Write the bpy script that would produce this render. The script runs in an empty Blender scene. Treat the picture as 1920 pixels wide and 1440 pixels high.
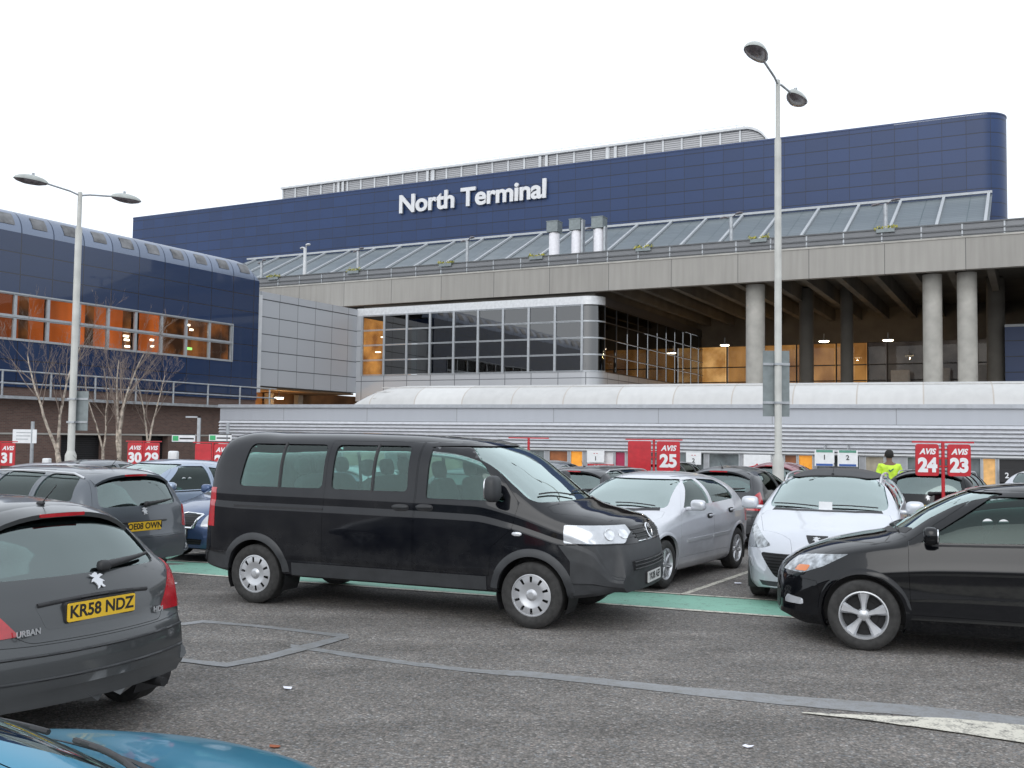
import bpy, bmesh, math, random
import numpy as np
from mathutils import Vector, Matrix
from mathutils.bvhtree import BVHTree

# ---------------------------------------------------------------- camera, world, light
SC = bpy.context.scene
COL = SC.collection
CAMH = 1.93
PITCH, ROLL = math.radians(3.02), math.radians(-0.74)
cam_d = bpy.data.cameras.new('camera'); cam = bpy.data.objects.new('camera', cam_d); COL.objects.link(cam)
cam_d.sensor_width = 36.0; cam_d.lens = 1890 / 1920 * 36.0
cam_d.clip_start = 0.05; cam_d.clip_end = 3000
_F = Vector((0, math.cos(PITCH), math.sin(PITCH))); _X = Vector((1, 0, 0)); _U = Vector((0, -math.sin(PITCH), math.cos(PITCH)))
_R = math.cos(ROLL) * _X - math.sin(ROLL) * _U; _U2 = math.sin(ROLL) * _X + math.cos(ROLL) * _U
cam.matrix_world = Matrix(((_R.x, _U2.x, -_F.x, 0), (_R.y, _U2.y, -_F.y, 0), (_R.z, _U2.z, -_F.z, CAMH), (0, 0, 0, 1)))
SC.camera = cam

world = bpy.data.worlds.new("World"); SC.world = world; world.use_nodes = True
nt = world.node_tree; nt.nodes.clear()
sky = nt.nodes.new('ShaderNodeTexSky'); sky.sky_type = 'NISHITA'; sky.sun_disc = False
sky.sun_elevation = math.radians(28); sky.sun_rotation = math.radians(200)
sky.air_density = 1.0; sky.dust_density = 4.0; sky.altitude = 50
hsv = nt.nodes.new('ShaderNodeHueSaturation'); hsv.inputs['Saturation'].default_value = 0.12
hsv.inputs['Value'].default_value = 1.0
ovc = nt.nodes.new('ShaderNodeMixRGB'); ovc.inputs[0].default_value = 0.82
ovc.inputs[2].default_value = (9.1, 9.75, 10.55, 1)          # even cloud layer over the clear sky
tc = nt.nodes.new('ShaderNodeTexCoord')
cn = nt.nodes.new('ShaderNodeTexNoise'); cn.inputs['Scale'].default_value = 2.2; cn.inputs['Detail'].default_value = 4
cr = nt.nodes.new('ShaderNodeMapRange'); cr.inputs['From Min'].default_value = 0.3; cr.inputs['From Max'].default_value = 0.7
cr.inputs['To Min'].default_value = 0.93; cr.inputs['To Max'].default_value = 1.05
mulc = nt.nodes.new('ShaderNodeVectorMath'); mulc.operation = 'SCALE'
bg = nt.nodes.new('ShaderNodeBackground'); bg.inputs['Strength'].default_value = 0.135
wo = nt.nodes.new('ShaderNodeOutputWorld')
L = nt.links.new
L(sky.outputs[0], hsv.inputs['Color']); L(hsv.outputs[0], ovc.inputs[1]); L(tc.outputs['Generated'], cn.inputs['Vector'])
L(cn.outputs['Fac'], cr.inputs['Value']); L(ovc.outputs[0], mulc.inputs[0]); L(cr.outputs[0], mulc.inputs['Scale'])
L(mulc.outputs[0], bg.inputs['Color']); L(bg.outputs[0], wo.inputs['Surface'])

sun_d = bpy.data.lights.new('sun', 'SUN'); sun = bpy.data.objects.new('sun', sun_d); COL.objects.link(sun)
sun_d.energy = 0.5; sun_d.angle = math.radians(40); sun_d.color = (1.0, 0.98, 0.95)
sun.rotation_euler = (math.radians(62), 0, math.radians(-20))
SC.view_settings.view_transform = 'Standard'; SC.view_settings.look = 'None'
SC.view_settings.exposure = 0.12; SC.view_settings.gamma = 1.0
SC.render.engine = 'CYCLES'
SC.cycles.max_bounces = 8; SC.cycles.transparent_max_bounces = 16
random.seed(5)
R_ = math.radians

# ---------------------------------------------------------------- helpers
def gz(x, y): return -0.03 * (min(max(y, 15), 40) - 15) * (0.35 + 0.65 * min(max((4 - x) / 6, 0), 1))

def tag(o, label=None, cat=None, group=None, kind=None):
    if label: o['label'] = label
    if cat: o['category'] = cat
    if group: o['group'] = group
    if kind: o['kind'] = kind
    return o

def empty(name, loc, rz=0, label=None, cat=None, group=None):
    o = bpy.data.objects.new(name, None); COL.objects.link(o); o.location = loc; o.rotation_euler = (0, 0, rz)
    o.empty_display_size = 0.2
    return tag(o, label, cat, group)

class MB:
    def __init__(s): s.v = []; s.f = []; s.m = []; s.uv = {}
    def add(s, vs, fs, mi=0):
        b = len(s.v); s.v += [tuple(map(float, q)) for q in vs]
        for f in fs: s.f.append(tuple(b + i for i in f)); s.m.append(mi)
        return s
    def box(s, x0, x1, y0, y1, z0, z1, mi=0):
        return s.add([(x0,y0,z0),(x1,y0,z0),(x1,y1,z0),(x0,y1,z0),(x0,y0,z1),(x1,y0,z1),(x1,y1,z1),(x0,y1,z1)],
                     [(0,3,2,1),(4,5,6,7),(0,1,5,4),(1,2,6,5),(2,3,7,6),(3,0,4,7)], mi)
    def tube(s, p0, p1, r0, r1=None, n=10, mi=0, caps=True):
        r1 = r0 if r1 is None else r1
        p0 = Vector(p0); p1 = Vector(p1); d = (p1 - p0)
        if d.length < 1e-6: return s
        q = d.to_track_quat('Z', 'Y'); vs = []
        for p, r in ((p0, r0), (p1, r1)):
            for k in range(n):
                a = 2*math.pi*k/n; vs.append(p + q @ Vector((r*math.cos(a), r*math.sin(a), 0)))
        fs = [(k, (k+1) % n, n+(k+1) % n, n+k) for k in range(n)]
        if caps: fs += [tuple(range(n-1, -1, -1)), tuple(range(n, 2*n))]
        return s.add(vs, fs, mi)
    def path(s, pts, r, n=8, mi=0):
        for a, b in zip(pts[:-1], pts[1:]): s.tube(a, b, r, r, n, mi)
        return s
    def lathe(s, prof, n=32, axis='z', c=(0,0,0), mi=0):
        vs = []
        for (r, h) in prof:
            for k in range(n):
                a = 2*math.pi*k/n; x, y = r*math.cos(a), r*math.sin(a)
                p = (x, y, h) if axis == 'z' else (x, h, y)
                vs.append((p[0]+c[0], p[1]+c[1], p[2]+c[2]))
        fs = []
        for j in range(len(prof)-1):
            for k in range(n):
                a, b = j*n+k, j*n+(k+1) % n
                q = (a, b, b+n, a+n)
                fs.append(q if axis == 'z' else q[::-1])
        return s.add(vs, fs, mi)
    def prism(s, poly, axis, lo, hi, mi=0):
        A = sum(poly[i][0]*poly[(i+1) % len(poly)][1]-poly[(i+1) % len(poly)][0]*poly[i][1] for i in range(len(poly)))
        if A < 0: poly = poly[::-1]
        n = len(poly)
        def P(a, b, h): return {'x': (h, a, b), 'y': (a, h, b), 'z': (a, b, h)}[axis]
        vs = [P(a, b, lo) for a, b in poly] + [P(a, b, hi) for a, b in poly]
        fs = [tuple(range(n-1, -1, -1)), tuple(range(n, 2*n))] + [(k, (k+1) % n, n+(k+1) % n, n+k) for k in range(n)]
        if axis == 'y': fs = [f[::-1] for f in fs]
        return s.add(vs, fs, mi)
    def sq(s, c, size, e=0.35, n=12, mi=0, rot=None):   # rounded box (superquadric)
        vs = []; m = n*2
        f = lambda w: math.copysign(abs(w)**e, w)
        for i in range(n+1):
            ph = -math.pi/2 + math.pi*i/n
            for k in range(m):
                th = 2*math.pi*k/m
                p = Vector((size[0]*f(math.cos(ph))*f(math.cos(th)), size[1]*f(math.cos(ph))*f(math.sin(th)), size[2]*f(math.sin(ph))))*0.5
                if rot: p = rot @ p
                vs.append(p + Vector(c))
        fs = [(i*m+k, i*m+(k+1) % m, (i+1)*m+(k+1) % m, (i+1)*m+k) for i in range(n) for k in range(m)]
        return s.add(vs, fs, mi)
    def mesh(s, name, mats, smooth=None):
        me = bpy.data.meshes.new(name); me.from_pydata(s.v, [], s.f)
        for mt in (mats if isinstance(mats, (list, tuple)) else [mats]): me.materials.append(mt)
        if any(s.m): me.polygons.foreach_set('material_index', s.m)
        me.validate(); me.update()
        if smooth is not None: smooth_me(me, smooth)
        return me
    def build(s, name, mats, parent=None, loc=(0,0,0), rz=0, smooth=None):
        return obj(name, s.mesh(name, mats, smooth), parent, loc, rz)

def smooth_me(me, ang=35):
    me.polygons.foreach_set('use_smooth', [True]*len(me.polygons)); me.set_sharp_from_angle(angle=R_(ang)); me.update()

def obj(name, me, parent=None, loc=(0,0,0), rz=0):
    o = bpy.data.objects.new(name, me); COL.objects.link(o); o.location = loc; o.rotation_euler = (0,0,rz)
    if parent: o.parent = parent
    return o

def copy_tree(o, parent=None):
    c = o.copy(); COL.objects.link(c); c.parent = parent
    for ch in list(o.children): copy_tree(ch, c)
    return c

def round_poly(pts, r, k=4):
    out = []; n = len(pts)
    for i in range(n):
        p = Vector(pts[i]); a = Vector(pts[i-1]); b = Vector(pts[(i+1) % n])
        rr = r[i] if isinstance(r, (list, tuple)) else r
        da = (a-p); db = (b-p); rr = min(rr, da.length*.45, db.length*.45)
        if rr < 1e-4: out.append(tuple(p)); continue
        s, e = p+da.normalized()*rr, p+db.normalized()*rr
        for j in range(k+1):
            t = j/k; out.append(tuple((1-t)**2*s+2*t*(1-t)*p+t*t*e))
    return out

def inset(poly, d):       # shrink (d>0) or grow a polygon
    A = sum(poly[i][0]*poly[(i+1) % len(poly)][1]-poly[(i+1) % len(poly)][0]*poly[i][1] for i in range(len(poly)))
    if A < 0: poly = poly[::-1]
    out = []; n = len(poly)
    for i in range(n):
        a, p, b = Vector(poly[i-1]), Vector(poly[i]), Vector(poly[(i+1) % n])
        u = (p-a); v = (b-p)
        if u.length < 1e-7 or v.length < 1e-7: out.append(tuple(p)); continue
        u.normalize(); v.normalize(); n1 = Vector((-u.y, u.x)); n2 = Vector((-v.y, v.x)); m = n1+n2
        m = m/max(.3, (m.length_squared/2)) if m.length > 1e-6 else n1
        out.append(tuple(p+m*d))
    return out

def boolean(me, cut, op):
    a = bpy.data.objects.new('tmp_a', me); b = bpy.data.objects.new('tmp_b', cut); COL.objects.link(a); COL.objects.link(b)
    res = None
    for solver in ('MANIFOLD', 'EXACT'):
        a.modifiers.clear()
        m = a.modifiers.new('b', 'BOOLEAN'); m.operation = op; m.object = b
        try: m.solver = solver
        except Exception: continue
        dg = bpy.context.evaluated_depsgraph_get(); dg.update()
        res = bpy.data.meshes.new_from_object(a.evaluated_get(dg))
        if op == 'DIFFERENCE' and len(res.polygons) == len(me.polygons): continue
        if len(res.polygons): break
    bpy.data.objects.remove(a); bpy.data.objects.remove(b)
    return res

def solidify(me, t, off, matoff=0):
    a = bpy.data.objects.new('tmp_s', me); COL.objects.link(a)
    m = a.modifiers.new('s', 'SOLIDIFY'); m.thickness = t; m.offset = off; m.material_offset = matoff; m.use_rim = False
    dg = bpy.context.evaluated_depsgraph_get(); dg.update()
    res = bpy.data.meshes.new_from_object(a.evaluated_get(dg)); bpy.data.objects.remove(a)
    return res

# ---------------------------------------------------------------- materials
def new_mat(name):
    m = bpy.data.materials.new(name); m.use_nodes = True; return m, m.node_tree, m.node_tree.nodes['Principled BSDF']

def N(nt, typ, **kw):
    n = nt.nodes.new(typ)
    for k, v in kw.items(): setattr(n, k, v)
    return n

def mat(name, col, rough=0.5, metal=0.0, coat=0.0, var=0.06, scale=6.0, bump=0.0, bscale=40.0, emit=None, es=0, spec=None, coord='Object'):
    m, nt, b = new_mat(name)
    b.inputs['Roughness'].default_value = rough; b.inputs['Metallic'].default_value = metal; b.inputs['Coat Weight'].default_value = coat
    b.inputs['Coat Roughness'].default_value = 0.06
    if spec is not None: b.inputs['Specular IOR Level'].default_value = spec
    c = (*col, 1)
    if var or bump:
        tc = N(nt, 'ShaderNodeTexCoord')
    if var:
        n = N(nt, 'ShaderNodeTexNoise'); n.inputs['Scale'].default_value = scale; n.inputs['Detail'].default_value = 5
        nt.links.new(tc.outputs[coord], n.inputs['Vector'])
        mp = N(nt, 'ShaderNodeMapRange'); mp.inputs['From Min'].default_value = .25; mp.inputs['From Max'].default_value = .75
        mp.inputs['To Min'].default_value = 1-var*2; mp.inputs['To Max'].default_value = 1+var*2
        vm = N(nt, 'ShaderNodeVectorMath', operation='SCALE'); vm.inputs[0].default_value = col
        nt.links.new(n.outputs['Fac'], mp.inputs['Value']); nt.links.new(mp.outputs[0], vm.inputs['Scale'])
        nt.links.new(vm.outputs[0], b.inputs['Base Color'])
    else: b.inputs['Base Color'].default_value = c
    if bump:
        n2 = N(nt, 'ShaderNodeTexNoise'); n2.inputs['Scale'].default_value = bscale; n2.inputs['Detail'].default_value = 3
        nt.links.new(tc.outputs[coord], n2.inputs['Vector'])
        bp = N(nt, 'ShaderNodeBump'); bp.inputs['Strength'].default_value = bump; bp.inputs['Distance'].default_value = .02
        nt.links.new(n2.outputs['Fac'], bp.inputs['Height']); nt.links.new(bp.outputs[0], b.inputs['Normal'])
    if emit: b.inputs['Emission Color'].default_value = (*emit, 1); b.inputs['Emission Strength'].default_value = es
    return m

def glass(name, tint=(.55, .62, .60), refl=0.10, rough=0.0, gcol=(1, 1, 1), ior=1.5):
    m = bpy.data.materials.new(name); m.use_nodes = True; nt = m.node_tree; nt.nodes.clear()
    tr = N(nt, 'ShaderNodeBsdfTransparent'); tr.inputs[0].default_value = (*tint, 1)
    gl = N(nt, 'ShaderNodeBsdfGlossy'); gl.inputs['Roughness'].default_value = rough; gl.inputs['Color'].default_value = (*gcol, 1)
    lw = N(nt, 'ShaderNodeFresnel'); lw.inputs['IOR'].default_value = ior
    ad = N(nt, 'ShaderNodeMath', operation='MULTIPLY_ADD'); ad.inputs[1].default_value = 1.0; ad.inputs[2].default_value = refl; ad.use_clamp = True
    mx = N(nt, 'ShaderNodeMixShader'); out = N(nt, 'ShaderNodeOutputMaterial')
    tc = N(nt, 'ShaderNodeTexCoord'); n = N(nt, 'ShaderNodeTexNoise'); n.inputs['Scale'].default_value = 1.3
    bp = N(nt, 'ShaderNodeBump'); bp.inputs['Strength'].default_value = .02; bp.inputs['Distance'].default_value = .05
    nt.links.new(tc.outputs['Object'], n.inputs['Vector']); nt.links.new(n.outputs['Fac'], bp.inputs['Height']); nt.links.new(bp.outputs[0], gl.inputs['Normal'])
    nt.links.new(lw.outputs[0], ad.inputs[0]); nt.links.new(ad.outputs[0], mx.inputs[0])
    nt.links.new(tr.outputs[0], mx.inputs[1]); nt.links.new(gl.outputs[0], mx.inputs[2]); nt.links.new(mx.outputs[0], out.inputs[0])
    return m

def grid_mat(name, col, px, pz, lw=0.03, line=(.03,.035,.05), rough=.35, metal=0.0, var=.08, off=(0,0), uv=False, bump=.4, lx=None, streak=0.0, coat=0.0):
    """Panels with joints every px (along local X or U) and pz (along local Z or V)."""
    m, nt, b = new_mat(name)
    tc = N(nt, 'ShaderNodeTexCoord'); sp = N(nt, 'ShaderNodeSeparateXYZ'); nt.links.new(tc.outputs['UV' if uv else 'Object'], sp.inputs[0])
    def joint(src, period, o, w):
        a = N(nt, 'ShaderNodeMath', operation='ADD'); a.inputs[1].default_value = o; nt.links.new(src, a.inputs[0])
        d = N(nt, 'ShaderNodeMath', operation='DIVIDE'); d.inputs[1].default_value = period; nt.links.new(a.outputs[0], d.inputs[0])
        f = N(nt, 'ShaderNodeMath', operation='PINGPONG'); f.inputs[1].default_value = .5; nt.links.new(d.outputs[0], f.inputs[0])
        l = N(nt, 'ShaderNodeMath', operation='LESS_THAN'); l.inputs[1].default_value = w/period/2; nt.links.new(f.outputs[0], l.inputs[0])
        fl = N(nt, 'ShaderNodeMath', operation='ADD'); fl.inputs[1].default_value = .5; nt.links.new(d.outputs[0], fl.inputs[0])
        fl2 = N(nt, 'ShaderNodeMath', operation='FLOOR'); nt.links.new(d.outputs[0], fl2.inputs[0])
        return l.outputs[0], fl2.outputs[0]
    jx, ix = joint(sp.outputs['X'], px, off[0], lx if lx is not None else lw); jz, iz = joint(sp.outputs['Y' if uv else 'Z'], pz, off[1], lw)
    mxx = N(nt, 'ShaderNodeMath', operation='MAXIMUM'); nt.links.new(jx, mxx.inputs[0]); nt.links.new(jz, mxx.inputs[1])
    cb = N(nt, 'ShaderNodeCombineXYZ'); nt.links.new(ix, cb.inputs[0]); nt.links.new(iz, cb.inputs[1])
    wn = N(nt, 'ShaderNodeTexWhiteNoise'); nt.links.new(cb.outputs[0], wn.inputs['Vector'])
    ns = N(nt, 'ShaderNodeTexNoise'); ns.inputs['Scale'].default_value = .35; ns.inputs['Detail'].default_value = 6
    nt.links.new(tc.outputs['Object'], ns.inputs['Vector'])
    s1 = N(nt, 'ShaderNodeMath', operation='ADD'); nt.links.new(wn.outputs['Value'], s1.inputs[0]); nt.links.new(ns.outputs['Fac'], s1.inputs[1])
    last = s1.outputs[0]
    if streak:
        mpp = N(nt, 'ShaderNodeMapping'); mpp.inputs['Scale'].default_value = (1.6, 1.6, .12); nt.links.new(tc.outputs['Object'], mpp.inputs[0])
        st = N(nt, 'ShaderNodeTexNoise'); st.inputs['Scale'].default_value = 2.0; st.inputs['Detail'].default_value = 6; nt.links.new(mpp.outputs[0], st.inputs['Vector'])
        sm = N(nt, 'ShaderNodeMath', operation='MULTIPLY_ADD'); sm.inputs[1].default_value = streak/var; nt.links.new(st.outputs['Fac'], sm.inputs[0]); nt.links.new(last, sm.inputs[2]); last = sm.outputs[0]
    mr = N(nt, 'ShaderNodeMapRange'); mr.inputs['From Max'].default_value = 2+ (streak/var if streak else 0); mr.inputs['To Min'].default_value = 1-var-streak; mr.inputs['To Max'].default_value = 1+var+streak
    nt.links.new(last, mr.inputs['Value'])
    vm = N(nt, 'ShaderNodeVectorMath', operation='SCALE'); vm.inputs[0].default_value = col; nt.links.new(mr.outputs[0], vm.inputs['Scale'])
    mix = N(nt, 'ShaderNodeMixRGB'); nt.links.new(mxx.outputs[0], mix.inputs[0]); nt.links.new(vm.outputs[0], mix.inputs[1]); mix.inputs[2].default_value = (*line, 1)
    nt.links.new(mix.outputs[0], b.inputs['Base Color'])
    if bump:
        bp = N(nt, 'ShaderNodeBump'); bp.inputs['Strength'].default_value = bump; bp.inputs['Distance'].default_value = .03; bp.invert = True
        # slight pillowing differences between panels come from the noise
        mm = N(nt, 'ShaderNodeMath', operation='ADD'); nt.links.new(mxx.outputs[0], mm.inputs[0]); nt.links.new(wn.outputs['Value'], mm.inputs[1])
        nt.links.new(mxx.outputs[0], bp.inputs['Height']); nt.links.new(bp.outputs[0], b.inputs['Normal'])
    b.inputs['Roughness'].default_value = rough; b.inputs['Metallic'].default_value = metal; b.inputs['Coat Weight'].default_value = coat
    return m

def ribbed(name, col, period, dark, rough=.4, metal=.3, duty=.25, uv=False, axis='Z', var=.05):
    """horizontal louvres / slats"""
    m = grid_mat(name, col, 1e4, period, lw=period*duty, line=dark, rough=rough, metal=metal, var=var, off=(5e3, 0), uv=uv, bump=.8)
    return m

MT = {}
def paint(key, col, metal=.35, rough=.34, dirt=0.12, coat=.8, spec=.5, dcol=(.13,.12,.11)):
    """car paint with a dusty film"""
    if key in MT: return MT[key]
    m, nt, b = new_mat('paint_'+key)
    tc = N(nt, 'ShaderNodeTexCoord')
    n = N(nt, 'ShaderNodeTexNoise'); n.inputs['Scale'].default_value = 3.0; n.inputs['Detail'].default_value = 8; n.inputs['Roughness'].default_value = .65
    nt.links.new(tc.outputs['Object'], n.inputs['Vector'])
    sp = N(nt, 'ShaderNodeSeparateXYZ'); nt.links.new(tc.outputs['Object'], sp.inputs[0])
    low = N(nt, 'ShaderNodeMapRange'); low.inputs['From Min'].default_value = .9; low.inputs['From Max'].default_value = .25; low.inputs['To Min'].default_value = .25; low.inputs['To Max'].default_value = 1.0
    nt.links.new(sp.outputs['Z'], low.inputs['Value'])
    nr = N(nt, 'ShaderNodeMapRange'); nr.inputs['From Min'].default_value = .38; nr.inputs['From Max'].default_value = .75; nt.links.new(n.outputs['Fac'], nr.inputs['Value'])
    ml = N(nt, 'ShaderNodeMath', operation='MULTIPLY'); nt.links.new(low.outputs[0], ml.inputs[0]); nt.links.new(nr.outputs[0], ml.inputs[1])
    m2 = N(nt, 'ShaderNodeMath', operation='MULTIPLY'); m2.inputs[1].default_value = dirt*2.2; nt.links.new(ml.outputs[0], m2.inputs[0]); m2.use_clamp = True
    mix = N(nt, 'ShaderNodeMixRGB'); mix.inputs[1].default_value = (*col, 1); mix.inputs[2].default_value = (*dcol, 1); nt.links.new(m2.outputs[0], mix.inputs[0])
    nt.links.new(mix.outputs[0], b.inputs['Base Color'])
    rr = N(nt, 'ShaderNodeMapRange'); rr.inputs['To Min'].default_value = rough; rr.inputs['To Max'].default_value = .75; nt.links.new(m2.outputs[0], rr.inputs['Value'])
    nt.links.new(rr.outputs[0], b.inputs['Roughness'])
    b.inputs['Metallic'].default_value = metal; b.inputs['Coat Weight'].default_value = coat; b.inputs['Coat Roughness'].default_value = .05; b.inputs['Specular IOR Level'].default_value = spec
    MT[key] = m
    return m

M_trim = mat('black_plastic', (.022,.022,.024), .55, var=.15, scale=10)
M_inner = mat('cabin_lining', (.045,.047,.05), .85, var=.1)
M_seat = mat('seat_cloth', (.05,.052,.056), .9, var=.2, scale=25)
M_tyre = mat('tyre_rubber', (.03,.029,.028), .8, var=.25, scale=20)
M_rim = mat('silver_rim', (.55,.56,.58), .32, metal=.6, var=.06)
M_rimd = mat('rim_shadow_metal', (.012,.012,.013), .8)
M_chrome = mat('chrome', (.8,.81,.83), .12, metal=1.0, var=0)
M_glass = glass('tinted_car_glass', (.68,.82,.79), .015, gcol=(.85,.97,.94))
M_screen = glass('windscreen_glass', (.60,.70,.68), .38, gcol=(.80,.93,.91))
M_glassd = glass('dark_car_glass', (.24,.33,.31), .0, gcol=(.8,.95,.92))
M_glassr = glass('rear_car_glass', (.36,.44,.42), .16, gcol=(.74,.86,.85))
M_lampc = glass('clear_lamp_cover', (.93,.94,.95), .12)
M_lampi = mat('lamp_reflector', (.75,.77,.8), .25, metal=.5, var=.15, scale=14)
M_red = mat('red_lamp', (.42,.012,.02), .18, coat=1, var=.15, scale=12)
M_amber = mat('amber_lamp', (.7,.18,.02), .2, coat=1)
M_yplate = mat('yellow_plate', (.80,.50,.03), .4, var=.04)
M_wplate = mat('white_plate', (.65,.66,.64), .4, var=.04)
M_ink = mat('black_lettering', (.012,.012,.014), .5, var=0)
M_white = mat('white_enamel', (.78,.79,.80), .4, var=.04)
M_redsign = mat('red_sign_enamel', (.50,.012,.022), .35, var=.08, scale=9, coat=.3)
M_grille = ribbed('black_grille', (.02,.02,.022), .035, (.003,.003,.003), duty=.45)

def text_mesh(s, size, ext=.004, bold=0.0, mt=None, shear=0, align='CENTER', space=1.0):
    cu = bpy.data.curves.new('txt', 'FONT'); cu.body = s; cu.size = size; cu.extrude = ext; cu.offset = bold; cu.shear = shear
    cu.align_x = align; cu.align_y = 'CENTER'; cu.resolution_u = 6; cu.space_character = space
    o = bpy.data.objects.new('txt', cu); COL.objects.link(o)
    dg = bpy.context.evaluated_depsgraph_get(); dg.update()
    me = bpy.data.meshes.new_from_object(o.evaluated_get(dg)); bpy.data.objects.remove(o)
    me.materials.clear(); me.materials.append(mt or M_white)
    return me

def text_obj(name, s, size, parent, loc, rot, ext=.004, bold=0.0, mt=None, **kw):
    o = obj(name, text_mesh(s, size, ext, bold, mt, **kw), parent, loc); o.rotation_euler = rot
    return o
# ---------------------------------------------------------------- cars
def pchip(xs, ys, x):
    xs = np.array(xs, float); ys = np.array(ys, float); h = np.diff(xs); d = np.diff(ys)/h
    m = np.zeros(len(xs)); m[0], m[-1] = d[0], d[-1]
    for i in range(1, len(xs)-1):
        if d[i-1]*d[i] > 0:
            w1, w2 = 2*h[i]+h[i-1], h[i]+2*h[i-1]; m[i] = (w1+w2)/(w1/d[i-1]+w2/d[i])
    x = np.clip(x, xs[0], xs[-1]); i = np.clip(np.searchsorted(xs, x)-1, 0, len(xs)-2)
    t = (x-xs[i])/h[i]
    return (2*t**3-3*t**2+1)*ys[i]+(t**3-2*t**2+t)*h[i]*m[i]+(-2*t**3+3*t**2)*ys[i+1]+(t**3-t**2)*h[i]*m[i+1]

def dense_profile(P, ds=.065):
    P = [np.array(p, float) for p in P]; out = []
    for i in range(len(P)-1):
        p0 = P[max(i-1, 0)]; p1, p2 = P[i], P[i+1]; p3 = P[min(i+2, len(P)-1)]
        # centripetal-ish: limited tangents
        L = np.linalg.norm(p2-p1); k = max(1, int(round(L/ds)))
        def tan(a, b, c):
            u = b-a; v = c-b; lu, lv = np.linalg.norm(u), np.linalg.norm(v)
            if lu < 1e-9: return v/lv
            if lv < 1e-9: return u/lu
            t = u/lu*lv+v/lv*lu; n_ = np.linalg.norm(t); return t/n_ if n_ > 1e-9 else v/lv
        t1, t2 = tan(p0, p1, p2), tan(p1, p2, p3)
        for j in range(k):
            t = j/k
            out.append((2*t**3-3*t**2+1)*p1+(t**3-2*t**2+t)*L*t1+(-2*t**3+3*t**2)*p2+(t**3-t**2)*L*t2)
    out.append(P[-1]); xs = [o[0] for o in out]
    for i in range(1, len(out)):
        if out[i][0] < out[i-1][0]+.0015: out[i] = np.array([out[i-1][0]+.0015, out[i][1]])
    return out

def shell(sp):
    st = dense_profile(sp['prof'])
    Wm = max(w for _, w in sp['plan']); ns = len(sp['sidep']); NU = 15
    T = []      # denser side rows
    tt = [t for t, _ in sp['sidep']]; ff = [f for _, f in sp['sidep']]
    rows = sorted(set(list(np.round(np.linspace(0, 1, 13), 3))+[round(t, 3) for t in tt]))
    Ltot = st[-1][0]; V = []; ring = None
    def warp(x, y):
        u = (y/Wm)**2
        fr = max(0.0, 1-x/sp.get('bfl', 2.2)); re = max(0.0, 1-(Ltot-x)/sp.get('brl', 1.5))
        return x + sp['bf']*u*fr**.8 - sp['br']*u*re**.8
    for k, (x, zt) in enumerate(st):
        W = float(pchip(*zip(*sp['plan']), x)); zb = float(pchip(*zip(*sp['bot']), x)); zs = float(pchip(*zip(*sp['belt']), x))
        zs = min(zs, zt-.035-.05*min(1, max(0, (zt-.9)))); zs = max(zs, zb+.03)
        h = zt-zs; n = sp.get('n0', 2.3)+(sp['n']-sp.get('n0', 2.3))*min(1, max(0, h-.08)/.35)
        half = [(0, zb), (W*.45, zb), (W*(ff[0])-.04, zb)]
        for t in rows:
            f = float(np.interp(t, tt, ff)); y = W*f; z = zb+.03+(zs-zb-.03)*t
            half.append((y, z))
        Ws = half[-1][0]
        for j in range(1, NU+1):
            th = math.pi/2*j/NU; c, s = math.cos(th), math.sin(th)
            if j == NU: half.append((0, zt)); continue
            yy = Ws*c**(2/n); hh = s**(2/n); z = zs+h*hh
            yy *= 1-sp['lean']*min(h, .6)*hh**1.15
            half.append((yy, z))
        m = len(half); ring = 2*m-2
        pts = [(warp(x, y), y, z) for y, z in half] + [(warp(x, y), -y, z) for y, z in half[-2:0:-1]]
        V += pts
    F = []; nst = len(st)
    for k in range(nst-1):
        for i in range(ring):
            j = (i+1) % ring
            F.append((k*ring+i, (k+1)*ring+i, (k+1)*ring+j, k*ring+j))
    # grid caps at nose and tail
    def cap(k, flip):
        base = k*ring; x = st[k][0]; NC = 8; prev = [base+0]*(NC+1)
        for i in range(1, m):
            a = base+i; b = base+(ring-i) % ring
            if i == m-1: cur = [a]*(NC+1)
            else:
                ya, za = V[a][1], V[a][2]; cur = [a]
                for c in range(1, NC):
                    y = ya*(1-2*c/NC); V.append((warp(x, y), y, za)); cur.append(len(V)-1)
                cur.append(b)
            for c in range(NC):
                q = []
                for v in (prev[c], prev[c+1], cur[c+1], cur[c]):
                    if v not in q: q.append(v)
                if len(q) >= 3: F.append(tuple(q[::-1] if flip else q))
            prev = cur
    cap(0, True); cap(nst-1, False)
    me = bpy.data.meshes.new('shell'); me.from_pydata(V, [], F)
    bm = bmesh.new(); bm.from_mesh(me); bmesh.ops.remove_doubles(bm, verts=bm.verts, dist=1e-5)
    bmesh.ops.recalc_face_normals(bm, faces=bm.faces)
    if bm.calc_volume() < 0: bmesh.ops.reverse_faces(bm, faces=bm.faces)
    bm.to_mesh(me); bm.free(); me.update()
    return me

def offset_mesh(me, d):
    m2 = me.copy(); nv = [v.normal.copy() for v in me.vertices]
    for v, n_ in zip(m2.vertices, nv): v.co = v.co + n_*d
    m2.update(); return m2

def setmats(me, mats):
    me.materials.clear()
    for m in mats: me.materials.append(m)

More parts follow.
